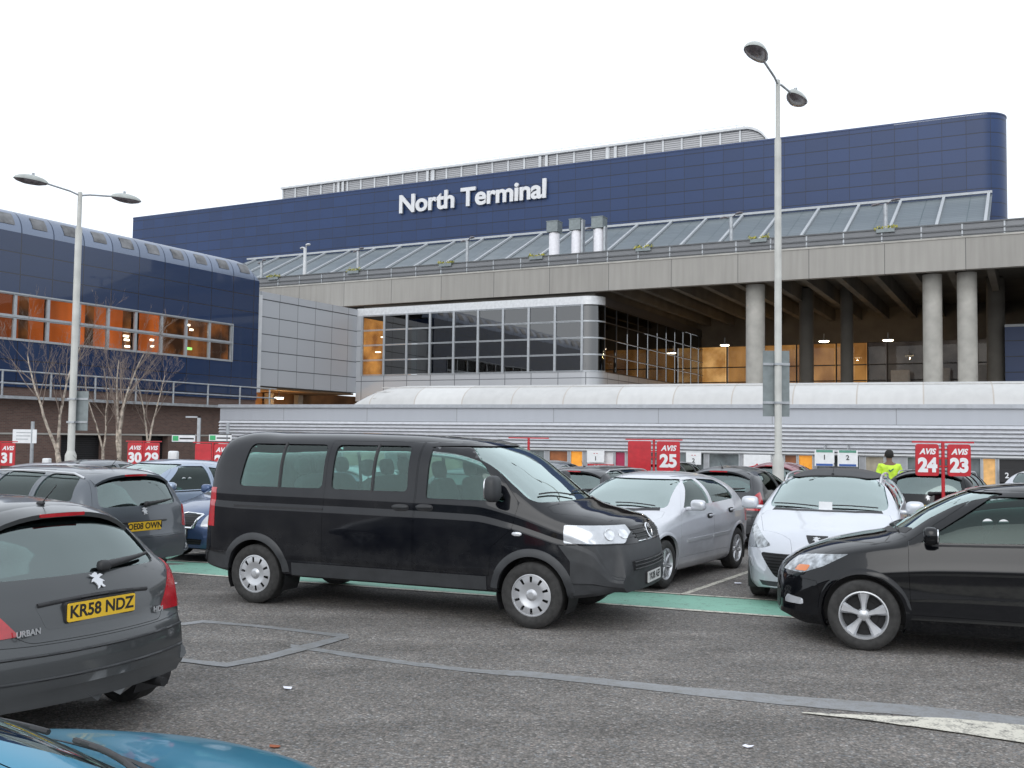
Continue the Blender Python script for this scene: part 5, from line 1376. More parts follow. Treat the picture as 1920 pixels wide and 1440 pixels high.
# --- blue block on the left (local -X comes towards us)
BB = empty('blue_office_building', (CB.x, CB.y, 0), rzB, 'dark blue panelled block on the left with a rounded metal roof edge and orange-lit windows', 'building')
M_bl = grid_mat('blue_left_panels', (.010,.029,.086), 1.75, 1.02, lw=.05, line=(.008,.012,.03), rough=.25, var=.14, off=(.45, -11.4), bump=.5, coat=.5)
LN = 34; yb = -.25
x_end = -2.2
MB().box(-LN, 0, yb, yb+.3, 4.0, 6.22).box(-LN, 0, yb, yb+.3, 8.45, 11.35).box(x_end, 0, yb, yb+.3, 6.22, 8.45).build('wall', M_bl, BB)
MB().box(-LN, 0, yb+.3, 14, 4.0, 4.2).box(-LN, 0, 6, 14, 4.2, 11.3).box(-.3, 0, yb+.3, 14, 4.2, 11.3).build('side_wall', M_bl, BB)
# rolled roof edge with rounded end
b = MB(); n = 9; vs = []; xs__ = list(np.arange(-LN, -1.3, .875))+[-1.3, -.9, -.55, -.28, -.08, 0.0]
for x in xs__:
    e = 0 if x < -1.3 else (1-math.sqrt(max(0, 1-((x+1.3)/1.3)**2)))
    for k in range(n):
        t = math.pi/2*k/(n-1); vs.append((x, yb+1.15*(1-math.cos(t)), 11.35+1.18*math.sin(t)*(1-.95*e)))
fs = [(i*n+k, (i+1)*n+k, (i+1)*n+k+1, i*n+k+1) for i in range(len(xs__)-1) for k in range(n-1)]
M_roll = grid_mat('rolled_roof_metal', (.20,.235,.31), 1.75, 1e4, lw=.07, line=(.06,.08,.12), rough=.32, metal=.55, var=.16, off=(.45, 5e3), bump=.5)
b.add(vs, fs).build('roof_edge', M_roll, BB, smooth=50)
M_rl = glass('tinted_rooflight', (.28,.24,.2), .12)
for k in range(18):
    x0 = -1.75*k-1.95
    b = MB(); vs = []
    for x in (x0+.35, x0+1.15):
        for t in np.linspace(.28, .85, 5): vs.append((x, yb+1.15*(1-math.cos(t))-.02*math.cos(t), 11.35+1.18*math.sin(t)+.02*math.sin(t)))
    b.add(vs, [(j, 5+j, 6+j, j+1) for j in range(4)]).build('roof_light', mat('brown_roof_light', (.15,.15,.155), .35, metal=.45, var=.3, scale=2) if k == 0 else bpy.data.materials['brown_roof_light'], BB, smooth=50)
MB().box(-LN, -.05, yb+1.1, 14, 12.40, 12.5).build('roof', M_grey_metal, BB)
M_bw = glass('office_glass', (.88,.85,.80), .0, ior=1.22)
Mor = lit('orange_glow_wall', (.56,.14,.03), .9, (.17,.045,.014), .35, (1.2,1,.35)); Mdk = lit('brown_glow_room', (.26,.10,.03), .7, (.04,.022,.015), .7)  # walls and columns glow by themselves in place of room light
for k in range(18):
    x1_ = x_end-1.77*k; x0 = x1_-1.77
    for z0, z1 in ((6.25, 7.30), (7.36, 8.42)):
        w_ = MB().box(x0+.08, x1_-.08, yb+.12, yb+.135, z0+.06, z1-.06).build('window', M_bw, BB)
        MB().box(x0+.0, x0+.08, yb+.02, yb+.16, z0, z1).box(x1_-.08, x1_, yb+.02, yb+.16, z0, z1).box(x0+.08, x1_-.08, yb+.02, yb+.16, z0, z0+.06).box(x0+.08, x1_-.08, yb+.02, yb+.16, z1-.06, z1).build('frame', M_frame, w_)
b = MB(); b.box(-LN, x_end+.06, yb-.04, yb, 8.40, 8.47).box(-LN, x_end+.06, yb-.04, yb, 6.20, 6.26).box(x_end, x_end+.07, yb-.04, yb, 6.26, 8.40).box(-LN, x_end, yb-.03, yb+.02, 7.30, 7.36)
b.build('window_surround', M_frame, BB)
for x0, x1_, mt, d in ((-5.6, -2.2, Mdk, 2.6), (-7.3, -5.7, Mor, 2.0), (-9.4, -7.4, Mor, 2.8), (-13.0, -9.5, Mor, 2.2), (-16.4, -13.1, Mor, 2.4), (-19, -16.5, Mdk, 2.6), (-34, -19.1, Mor, 2.4)):
    MB().box(x0, x1_, yb+d, yb+d+.1, 5.6, 9.0).build('interior_wall', mt, BB)
MB().box(-2.1, -2.0, yb+.3, 5.9, 5.6, 8.9).build('interior_wall', Mdk, BB)
for x in (-4.0, -8.9, -11.3, -15.1, -17.6): MB().tube((x, yb+1.2, 5.6), (x, yb+1.2, 9), .22, n=14).build('interior_column', Mdk, BB, smooth=50)
MB().box(-LN, -.3, yb+.3, 6, 5.5, 5.6).box(-LN, -.3, yb+.3, 6, 8.9, 9.0).build('interior_slab', mat('brown_ceiling', (.16,.08,.04), .8), BB)
for (x, z, w) in ((-5.0, 8.15, .3), (-4.7, 7.9, .2), (-9.3, 7.1, .3), (-9.25, 6.9, .28), (-9.2, 6.55, .28), (-7.55, 7.05, .2), (-7.5, 6.7, .2)):
    MB().box(x-w/2, x+w/2, yb+.7, yb+.8, z-.05, z+.05).build('room_light', M_lampw, BB)
MB().box(-5.1, -4.65, yb+.7, yb+.75, 6.72, 6.86).build('exit_light', mat('green_exit_light', (.2,.8,.2), .5, var=0, emit=(.35,1,.25), es=1.6), BB)

# brick base
BR = empty('brick_wall', (CB.x, CB.y, 0), rzB, 'brown brick wall with dark doorways under the blue left block', 'wall')
mbk, nt_, b_ = new_mat('brown_brick'); tc_ = N(nt_, 'ShaderNodeTexCoord'); mp_ = N(nt_, 'ShaderNodeMapping'); mp_.inputs['Rotation'].default_value = (R_(90), 0, 0); nt_.links.new(tc_.outputs['Object'], mp_.inputs[0])
bk = N(nt_, 'ShaderNodeTexBrick'); bk.inputs['Scale'].default_value = 1; bk.inputs['Color1'].default_value = (.17,.10,.08,1); bk.inputs['Color2'].default_value = (.12,.07,.058,1); bk.inputs['Mortar'].default_value = (.15,.135,.12,1)
bk.inputs['Brick Width'].default_value = .225; bk.inputs['Row Height'].default_value = .075; bk.inputs['Mortar Size'].default_value = .008
nt_.links.new(mp_.outputs[0], bk.inputs['Vector']); nt_.links.new(bk.outputs['Color'], b_.inputs['Base Color']); b_.inputs['Roughness'].default_value = .85
b = MB(); b.box(-LN, -.0, -.18, 1.0, 1.75, 3.99)
xs2 = [(-34, -26.5), (-25.0, -21.2), (-19.2, -13.6), (-11.0, -8.6), (-6.8, 0)]
for x0, x1_ in xs2: b.box(x0, x1_, -.18, 1.0, -.9, 1.748)
b.build('brick_face', mbk, BR)
for x0, x1_ in ((-26.5, -25.0), (-21.2, -19.2), (-13.6, -11.0), (-8.6, -6.8)):
    MB().box(x0, x1_, .25, .3, -.9, 1.749).build('door', ribbed('door_slats', (.035,.035,.038), .11, (.012,.012,.012)) if x0 == -26.5 else bpy.data.materials['door_slats'], BR)
MB().box(-LN, 0, -.22, -.182, 1.76, 1.84).build('string_course', M_conc2, BR)

# railing along the ramp in front
RL = empty('railing', (CB.x, CB.y, 0), rzB, 'long double-bar pale steel railing crossing in front of the blue left block', 'railing')
b = MB(); yr = -.75
for z in (4.72, 4.14): b.tube((-LN, yr, z), (1.2, yr, z), .045, n=8)
b.build('rail', M_galv, RL, smooth=50)
for k in range(12):
    x = .6-2.55*k; MB().tube((x, yr, 3.55), (x+.0, yr, 4.72), .055, n=8).build('post', M_galv, RL, smooth=50)
MB().box(-LN, 1.2, yr-.1, -.27, 3.42, 3.56).build('walkway_slab', M_galv, RL)

# --- low white building (local +X right along its front)
lf = Vector((.927, -.375)); rzL = math.atan2(lf.y, lf.x); PL0 = Vector((10.59, 37.0))
LW = empty('low_building', (PL0.x, PL0.y, 0), rzL, 'low pale building with grey fascia, louvred band and curved white roof behind the parked cars', 'building')
M_fas = grid_mat('grey_fascia', (.44,.46,.50), 4.3, 1e4, lw=.03, line=(.28,.29,.31), rough=.42, var=.05, off=(1.0, 5e3), metal=.1, bump=.3, streak=.06)
M_lv2 = ribbed('white_louvre_metal', (.5,.51,.53), .145, (.10,.105,.115), rough=.45, metal=.15, duty=.16)
b = MB(); b.box(-26, 14, 0, .3, 2.545, 3.12); b.build('fascia', M_fas, LW)
MB().box(-26.05, 14.05, -.10, .32, 3.123, 3.27).build('gutter', mat('gutter_grey', (.40,.42,.45), .45, metal=.2), LW)
b = MB(); z = 1.53
while z < 2.50:
    b.add([(-26, -.02, z), (14, -.02, z), (14, -.10, z+.03), (-26, -.10, z+.03), (-26, .0, z+.125), (14, .0, z+.125)], [(0,1,2,3),(3,2,5,4)]); z += .145
b.build('louvre_band', mat('louvre_white', (.60,.61,.64), .45, metal=.15, var=.05), LW)
MB().box(-26, 14, .03, .3, 1.50, 2.543).build('louvre_back', M_grey_metal, LW)
MB().box(-26, 14, -.06, .30, 1.44, 1.50).build('louvre_sill', M_white_metal, LW)
# curved glazed roof
M_poly = grid_mat('milky_roof_sheet', (.54,.535,.525), 2.25, 1e4, lw=.05, line=(.44,.40,.36), rough=.45, var=.12, off=(.3, 5e3), bump=.2, streak=.16)
b = MB(); n = 9; vs = []; xs3 = [-19.2, -19.05, -18.8, -18.4, -17.9, -17.3]+list(np.linspace(-16.5, 14, 30))
for x in xs3:
    e = 0 if x >= -17.3 else ((-17.3-x)/1.9)
    hgt = .93*math.sqrt(max(0, 1-e*e)); 
    for k in range(n):
        t = math.pi/2*k/(n-1); vs.append((x, .25+2.2*(1-math.cos(t))+e*.2, 3.26+hgt*math.sin(t)))
    vs.append((x, 6.5, 3.26+hgt))
m_ = n+1
b.add(vs, [(i*m_+k, (i+1)*m_+k, (i+1)*m_+k+1, i*m_+k+1) for i in range(len(xs3)-1) for k in range(m_-1)]).build('curved_roof', M_poly, LW, smooth=60)
b = MB()
for zz, yy in ((.30, .42), (.62, .95), (.84, 1.7)):
    b.tube((-18.2, .25+yy*.62-.03, 3.26+zz*.93+.02), (14, .25+yy*.62-.03, 3.26+zz*.93+.02), .018, n=5)
b.build('roof_glazing_bar', mat('dull_bar', (.55,.54,.52), .5), LW)
MB().box(-26, 14, .25, 6.5, 3.2, 3.262).build('flat_roof', M_grey_metal, LW)
MB().box(-26, -25.7, .31, 6.4, -.9, 3.2).box(13.7, 14, .31, 6.4, -.9, 3.2).box(-25.7, 13.7, 6.2, 6.4, -.9, 3.2).build('end_wall', M_fas, LW)
# shop fronts: (u0, u1, material key)
def lpx(px):   # where along the front a photo column meets it
    r = _R*((px-960)/1890)+_U2*((720-860)/1890)+_F
    n_ = Vector((-lf.y, lf.x)); t = n_.dot(PL0)/(n_.x*r.x+n_.y*r.y); q = Vector((r.x*t, r.y*t)); return (q-PL0).dot(lf)
M_or = mat('orange_lit_poster', (.85,.36,.03), .5, var=.1, emit=(1,.34,.03), es=.22); M_or2 = mat('orange_poster_dim', (.30,.10,.03), .5, var=.3, scale=2)
M_beige = mat('beige_blind', (.36,.32,.25), .7, var=.2, scale=3); M_shopgl = mat('shop_glass', (.12,.14,.145), .12, var=.5, scale=1.2, coat=.5); M_mull = mat('shop_wall', (.34,.35,.37), .5)
M_mag = mat('crimson_poster', (.40,.02,.08), .5); M_yel = mat('amber_lit_wall', (.66,.40,.16), .6, var=.12, emit=(1,.5,.15), es=.2)
cells = [(560,640,M_shopgl),(640,720,M_beige),(720,800,M_shopgl),(800,880,M_beige),(880,960,M_shopgl),(960,1020,M_shopgl),(1028,1064,M_or2),(1068,1092,M_or),(1098,1150,M_white),(1152,1172,M_mag),(1180,1210,M_beige),(1215,1320,M_shopgl),(1328,1386,M_shopgl),(1390,1452,M_white),(1470,1494,M_or2),(1496,1524,M_or),(1530,1612,M_shopgl),(1622,1658,M_beige),(1700,1840,M_shopgl),(1842,1868,M_yel),(1872,1925,M_ink),(1935,2040,M_shopgl)]
last = -25.9
for p0, p1, mt in cells:
    u0, u1 = lpx(p0), lpx(p1)
    if u0 > last+.01: MB().box(last, u0, .06, .28, -.9, 1.43).build('pier', M_mull, LW)
    o = MB().box(u0+.03, u1-.03, .12, .16, -.3, 1.40).build('shop_window', mt, LW)
    MB().box(u0, u0+.03, .06, .2, -.9, 1.43).box(u1-.03, u1, .06, .2, -.9, 1.43).box(u0+.03, u1-.03, .06, .2, 1.40, 1.43).build('frame', M_frame, o)
    MB().box(u0+.03, u1-.03, .10, .2, -.9, -.3).build('stall_riser', M_mull, LW)
    last = u1
MB().box(last, 13.69, .06, .28, -.9, 1.43).build('pier', M_mull, LW)
# signs on the front
def front_sign(px0, px1, z0, z1, mt, texts, label, y=-.16, cat='sign', name='wall_sign'):
    u0, u1 = lpx(px0), lpx(px1); uc = (u0+u1)/2; p = PL0+lf*uc+Vector((-lf.y, lf.x))*y
    s = empty(name, (p.x, p.y, (z0+z1)/2), rzL, label, cat)
    w, h = (u1-u0)/2, (z1-z0)/2
    MB().box(-w, w, 0, .05, -h, h).build('board', mt, s)
    MB().box(-w*.7, -w*.6, .05, .20, -.03, .03).box(w*.6, w*.7, .05, .20, -.03, .03).build('bracket', M_galv, s)
    for (st_, sz, dx, dz, tm_) in texts: text_obj('lettering', st_, sz, s, (dx, -.006, dz), (R_(90), 0, 0), .004, sz*.02, tm_)
    return s
M_rtxt = mat('red_letter', (.50,.02,.03), .5, var=0); M_btxt = mat('blue_letter', (.03,.10,.35), .5, var=0); M_grt = mat('green_board', (.10,.30,.22), .5)
front_sign(1103, 1135, .98, 1.44, M_white, [('1', .22, 0, -.08, M_ink), ('- -', .18, 0, .14, M_rtxt)], 'small white wall sign numbered 1 above the red lettering, left of the red panels')
front_sign(1288, 1316, .98, 1.44, M_white, [('2', .22, 0, -.08, M_ink), ('- -', .18, 0, .14, M_rtxt)], 'small white wall sign numbered 2 just right of red panel 25')
front_sign(1104, 1153, .52, .92, M_redsign, [('AVIS', .40, .02, 0, M_white)], 'red shopfront sign with white lettering behind the silver hatchback')
s = front_sign(1396, 1446, .55, 1.40, M_white, [], 'white poster with a red and dark swoosh left of the right lamp post')
MB().prism([(-.40,-.03),(-.1,.02),(.0,.10),(.08,.03),(.42,.0),(.40,-.08),(.1,-.10),(-.05,-.22),(-.16,-.12),(-.40,-.12)], 'y', -.012, 0).build('swoosh', M_rtxt, s)
for px0, px1, nn, lb in ((1532, 1568, '1', 'white hanging sign numbered 1, left of its twin above the white estate'), (1574, 1611, '2', 'white hanging sign numbered 2, beside the person in yellow, above the white estate')):
    s = front_sign(px0, px1, 1.05, 1.62, M_white, [(nn, .24, 0, .02, M_ink)], lb, y=-.9)
    w = (lpx(px1)-lpx(px0))/2
    MB().box(-w*.85, w*.85, -.01, -.002, .20, .285).build('green_strip', M_grt, s); MB().box(-w*.85, w*.85, -.01, -.002, -.275, -.20).build('blue_strip', M_btxt, s)
    MB().box(-.02, .02, .0, .04, .285, .45).box(-.02, .02, .04, .95, .41, .45).build('hanger', M_galv, s)
front_sign(1874, 1900, .62, 1.06, M_ink, [('2', .26, 0, 0, M_white)], 'black sign with a white 2 at the right edge')
# ---------------------------------------------------------------- lamp posts
def lamp_head(parent, c, d, s=1.0):
    """flat teardrop lantern at c, pointing outwards along d (unit, horizontal)"""
    b = MB(); ang = math.atan2(d.y, d.x); n = 20; L_, W_ = .44*s, .17*s
    def pt(u, v, z): return (c[0]+u*math.cos(ang)-v*math.sin(ang), c[1]+u*math.sin(ang)+v*math.cos(ang), c[2]+z)
    rings = [(.75, .055), (1.0, .0), (1.0, -.02), (.96, -.035)]
    out = []
    for k in range(n):
        a = 2*math.pi*k/n; u = math.cos(a); v = math.sin(a); out.append((L_*u, W_*v*(1.0+.25*u)))
    vs = [pt(0, 0, .13*s)]
    for f, z in [(.35, .125), (.7, .09), (.9, .045), (1.0, .0), (1.0, -.02)]: vs += [pt(x*f, y*f, z*s) for x, y in out]
    fs = [(0, 1+k, 1+(k+1) % n) for k in range(n)]
    for j in range(4): fs += [(1+j*n+k, 1+(j+1)*n+k, 1+(j+1)*n+(k+1) % n, 1+j*n+(k+1) % n) for k in range(n)]
    b.add(vs, fs); hd = b.build('lamp_head', M_lph, parent, smooth=50)
    b = MB(); vs = []
    for f, z in [(.97, -.018), (.85, -.06), (.5, -.10)]: vs += [pt(x*f, y*f, z*s) for x, y in out]
    vs.append(pt(0, 0, -.11*s)); fs = []
    for j in range(2): fs += [(j*n+k, (j+1)*n+k, (j+1)*n+(k+1) % n, j*n+(k+1) % n) for k in range(n)]
    fs += [(2*n+k, 3*n, 2*n+(k+1) % n) for k in range(n)]
    b.add(vs, fs).build('lens', M_lens, hd, smooth=50)
    MB().tube(pt(-.05, 0, .12*s), pt(-.05, 0, .19*s), .035*s, n=8).build('photocell', M_galv, hd)
M_lph = mat('lantern_grey', (.42,.44,.42), .5, var=.08); M_lens = mat('lantern_lens', (.13,.11,.12), .2, var=.3, scale=10, coat=.6)
M_pole = mat('pale_pole', (.50,.50,.47), .5, var=.10, scale=2); M_signback = mat('sign_back_grey', (.22,.25,.255), .5, metal=.3, var=.08)

def lamp_post(x, y, ztop, r0, r1, zstep, arm, alen, label, zb0, zb1, sw, base_h, hs=1.15):
    g0 = gz(x, y); p = empty('lamp_post', (x, y, g0), 0, label, 'lamp post', 'tall twin-headed lamp posts of the car park')
    h = ztop-g0; zs_ = zstep-g0; bh = base_h-g0
    b = MB(); b.lathe([(r0*1.55, 0), (r0*1.55, bh-.05), (r0*1.1, bh+.06), (r0, bh+.10), (r0*.92, zs_), (r1*1.02, zs_+.08), (r1, h), (.001, h+.03)], 24)
    b.build('pole', M_pole, p, smooth=40)
    MB().box(-.05, .05, -r0*1.56-.005, -r0*1.50, .5, 1.0).build('access_door', M_galv, p)
    d = Vector((arm[0], arm[1])).normalized()
    for s in (1, -1):
        e_ = (d.x*s*(alen-.35), d.y*s*(alen-.35), h-.02+.10)
        MB().path([(0, 0, h-.10), (d.x*s*.3, d.y*s*.3, h-.02), e_], .028, 8).build('arm', M_galv, p, smooth=60)
        lamp_head(p, (d.x*s*alen, d.y*s*alen, h+.08), Vector((d.x*s, d.y*s)), hs)
    # reverse of two sign plates clamped to the pole
    if zb0:
        sg_ = empty('sign_plate', (x, y, (zb0+zb1)/2), 0, 'grey back of a tall sign plate strapped to the '+('right' if x > 0 else 'left')+' lamp post', 'sign')
        hh = (zb1-zb0)/2
        MB().box(sw[0], sw[1], r0+.03, r0+.05, -hh, hh).build('plate', M_signback, sg_)
        MB().box(sw[0], sw[1], r0+.0, r0+.03, hh*.55, hh*.55+.06).box(sw[0], sw[1], r0+.0, r0+.03, -hh*.62, -hh*.62+.06).box(-r0-.01, r0+.01, -r0-.012, r0+.03, hh*.55, hh*.55+.05).box(-r0-.01, r0+.01, -r0-.012, r0+.03, -hh*.62, -hh*.62+.05).build('strap', M_galv, sg_)
    return p
lamp_post(6.28, 23.75, 10.56, .085, .052, 9.1, (-.86, -1.5), 1.73, 'tall twin-headed lamp post on the right, rising far above the terminal roof', 2.50, 4.06, (-.33, .30), 1.52, 1.32)
lamp_post(-13.07, 30, 9.12, .105, .065, 8.0, (-1.05, -1.2), 1.45, 'slimmer twin-headed lamp post on the left in front of the blue block', 1.96, 3.14, (-.15, .41), 1.28)

# ---------------------------------------------------------------- things on the elevated road
def on_deck(u, w): return P0+dA*u+Vector((-dA.y, dA.x))*w
def deck_lamp(u, w, zt, z0, label, white=False):
    p = on_deck(u, w); o = empty('street_lamp', (p.x, p.y, z0), rzA, label, 'street lamp', 'small twin lamps along the elevated road')
    h = zt-z0; MB().lathe([(.14, 0), (.13, h*.5), (.12, h)], 12).build('pole', M_white_metal if white else M_galv, o, smooth=50)
    for s in (1, -1):
        MB().tube((0, 0, h-.05), (s*.32, -s*.25, h+.04), .04, n=6).sq((s*.62, -s*.45, h+.08), (.62, .30, .14), .7, rot=Matrix.Rotation(-.62, 3, 'Z')).build('lamp_head', M_white_metal if white else M_lens, o, smooth=50)
deck_lamp(-13.3, 5, 15.85, 12.75, 'small dark twin lamp on the road next to the corner of the blue left block')
deck_lamp(-5.0, .25, 15.65, 12.85, 'small white twin lamp standing on the road edge, left end', True)
deck_lamp(-3.7, 5, 16.1, 12.75, 'small dark twin lamp above the seam between link and glazed block')
deck_lamp(6.0, 5, 16.15, 12.75, 'small dark twin lamp on the road below the middle of the white lettering')
deck_lamp(16.0, 5, 16.25, 12.75, 'small lamp between the white flue columns on the road')
deck_lamp(25.4, 5, 16.15, 12.75, 'small dark twin lamp left of the tall right lamp post, on the road')
deck_lamp(34.7, 5, 16.1, 12.75, 'small dark twin lamp on the road near the right end of the canopy')
M_fl = mat('flue_white', (.74,.73,.76), .4, var=.04)
for u, lb in ((13.9, 'leftmost of the three white flues with grey box caps on the elevated road'), (15.55, 'middle one of the three white flues with grey box caps'), (17.15, 'rightmost of the three white flues with grey box caps')):
    p = on_deck(u, 3); o = empty('flue', (p.x, p.y, 12.75), rzA, lb, 'flue', 'white flues on the elevated road')
    MB().lathe([(.36, 0), (.36, 2.88), (.30, 2.94)], 24).build('stack', M_fl, o, smooth=50)
    MB().box(-.40, .40, -.40, .40, 2.95, 3.65).box(-.43, .43, -.43, .43, 3.652, 3.70).build('box_cap', M_signback, o)
    if u > 14: MB().box(.42, .55, -.3, .1, 0, 3.6 if u < 16 else 3.0).build('duct', M_galv, o)
M_yfl = mat('yellow_flowers', (.52,.46,.06), .8, var=.3, scale=20); M_leafg = mat('planter_leaves', (.10,.13,.04), .8, var=.3, scale=20)
for i, u in enumerate((-7.75, -.45, 7.19, 14.0, 21.3, 28.35, 35.3)):
    p = on_deck(u, .08); where = ('by the corner of the blue left block', 'above the left end of the glazed block', 'below the middle of the lettering', 'just left of the white flues', 'right of the white flues', 'just left of the tall right lamp post', 'near the right end of the canopy')[i]
    o = empty('planter', (p.x, p.y, 13.62), rzA, 'yellow flower box on the road barrier '+where, 'planter', 'flower boxes hung on the elevated road barrier')
    MB().box(-.48, .48, -.12, .12, -.22, -.02).build('box', M_signback, o)
    rnd = random.Random(i); b = MB(); c = MB()
    for k in range(170):
        x, y, z = rnd.uniform(-.60, .60), rnd.uniform(-.18, .18), rnd.gauss(.05, .055); s = rnd.uniform(.03, .065)
        if abs(x) < .12 and rnd.random() < .7: continue
        q = (b if rnd.random() < .55 else c); a = rnd.uniform(0, 3)
        q.add([(x-s*math.cos(a), y-s*math.sin(a), z-s*.3), (x+s*math.cos(a), y+s*math.sin(a), z-s*.2), (x+s*.2, y, z+s)], [(0,1,2)])
    b.build('flowers', M_yfl, o); c.build('leaves', M_leafg, o)

# ---------------------------------------------------------------- red bay number signs
def bay_sign(px, z, Y, panels, label, pw=.62, ph=.72, rot=0, ztop=None, gap=.12):
    r = _R*((px-960)/1890)+_U2*((720-850)/1890)+_F; x = r.x*Y/r.y; g0 = gz(x, Y)
    o = empty('bay_sign', (x, Y, g0), R_(rot), label, 'bay sign', 'red bay number signs'); h = ztop-g0
    MB().tube((0, 0, 0), (0, 0, h), .03, n=10).lathe([(.14, 0), (.13, .02), (.04, .18)], 16).build('post', M_redsign, o, smooth=40)
    W_ = pw+gap/2+.04
    b = MB().box(-W_, W_, -.018, .018, h-.03, h)
    for s in (1, -1):
        for zz in (h-.14, h-.30, h-.44): b.box(min(s*.02, s*gap), max(s*.02, s*gap), -.008, .008, zz-.012, zz+.012)
    b.build('frame', M_redsign, o)
    for s, txt in zip((-1, 1), panels):
        if txt is None: continue
        c = s*(pw/2+gap/2)
        pl_ = MB().prism(round_poly([(c-pw/2+.02, h-.05-ph), (c+pw/2-.02, h-.05-ph), (c+pw/2-.02, h-.05), (c-pw/2+.02, h-.05)], .05), 'y', -.02, .02).build('panel', M_redsign, o)
        if txt:
            text_obj('lettering', 'AVIS', .175*ph/.72, pl_, (c, -.021, h-.05-ph*.24), (R_(90), 0, 0), .002, .006, M_white, shear=.25)
            text_obj('number', txt, .42*ph/.72, pl_, (c, -.021, h-.05-ph*.68), (R_(90), 0, 0), .002, .018, M_white)
    return o
bay_sign(1768, 0, 17.8, ('24', '23'), 'red twin bay sign reading 24 and 23 on a red post, right of the person', .443, .560, 0, 1.955, .12)
bay_sign(1226, 0, 24.5, ('', '25'), 'red bay sign with a blank left panel and 25 on the right panel', .60, .72, 0, 1.93, .10)
bay_sign(269, 0, 30, ('30', '29'), 'red twin bay sign reading 30 and 29 beside the birch trunks', .48, .68, 0, 1.68, .02)
bay_sign(399, 0, 27, ('', '28'), 'red bay sign with a blank left panel half hidden by the minibus', .47, .68, 0, 1.70, .04)
bay_sign(0, 0, 30, ('32', '31'), 'red twin bay sign cut off by the left edge of the photo', .46, .68, 0, 1.62, .02)
bay_sign(991, 0, 26, (None, None), 'bare red sign rail almost hidden behind the minibus windscreen', .46, .68, 0, 1.93, .04)

# small direction signs in front of the brick wall
def dir_sign(px, py, Y, w, h, post, label, grn=True):
    r = _R*((px-960)/1890)+_U2*((720-py)/1890)+_F; x = r.x*Y/r.y; z = CAMH+r.z*Y/r.y; g0 = gz(x, Y)
    o = empty('direction_sign', (x, Y, g0), 0, label, 'sign')
    px_ = w/2+.10 if post == 'side' else .0
    MB().box(px_-.05, px_+.05, .03, .11, 0, z-g0+.75).box(px_-.45, px_+.05, .03, .11, z-g0+.70, z-g0+.75).build('post', M_galv, o) if post == 'side' else MB().tube((w*.3, .05, 0), (w*.3, .05, z-g0+.5), .06, n=8).build('post', M_galv, o)
    b = MB().box(-w/2, w/2, 0, .03, z-g0-h/2, z-g0+h/2).build('board', M_white, o)
    if grn:
        MB().box(-w/2+.03, -w/2+.22, -.006, -.001, z-g0-h*.28, z-g0+h*.28).build('green_mark', mat('exit_green', (.05,.42,.16), .5) if 'exit_green' not in bpy.data.materials else bpy.data.materials['exit_green'], b)
        MB().box(-w/2+.26, w/2-.04, -.006, -.001, z-g0-h*.10, z-g0+h*.06).build('text_line', M_ink, b)
        MB().box(-w/2, w/2, -.008, -.0, z-g0+h*.38, z-g0+h*.5).box(-w/2, w/2, -.008, -.0, z-g0-h*.5, z-g0-h*.38).build('border', M_ink, b)
    else:
        for k, t in enumerate(('Long Stay', 'Car Park', 'Exit')): text_obj('lettering', t, h*.30, b, (0, -.004, z-g0+h*(.28-.27*k)), (R_(90), 0, 0), .002, .002, M_ink) if False else MB().box(-w*.35, w*(.35-.1*k), -.006, -.001, z-g0+h*(.24-.24*k), z-g0+h*(.30-.24*k)).build('text_line', M_galv, b)
dir_sign(344, 822, 34, .78, .30, 'side', 'small white sign with a green mark left of its bracket post, by the brick wall')
dir_sign(413, 821, 34, .76, .28, 'none', 'small white sign with a green mark tucked beside the minibus rear corner')
dir_sign(46, 818, 34, .80, .46, 'none', 'pale grey information board on a post at the far left', False)
def bin_(px, Y, label, w=.3, h=.5, z0=.9):
    r = _R*((px-960)/1890)+_U2*((720-860)/1890)+_F; x = r.x*Y/r.y
    o = empty('ticket_box', (x, Y, gz(x, Y)), 0, label, 'ticket box')
    MB().sq((0, 0, z0+h/2), (w, .25, h), .3).build('box', M_white, o, smooth=50); MB().tube((0, 0, 0), (0, 0, z0+.05), .05, n=8).build('post', M_galv, o)
bin_(325, 33, 'small white box on a post left of the blank red panel', .30, .38, 1.5)
bin_(88, 36, 'small pale box on a post at the foot of the left birch', .25, .3, 1.3)

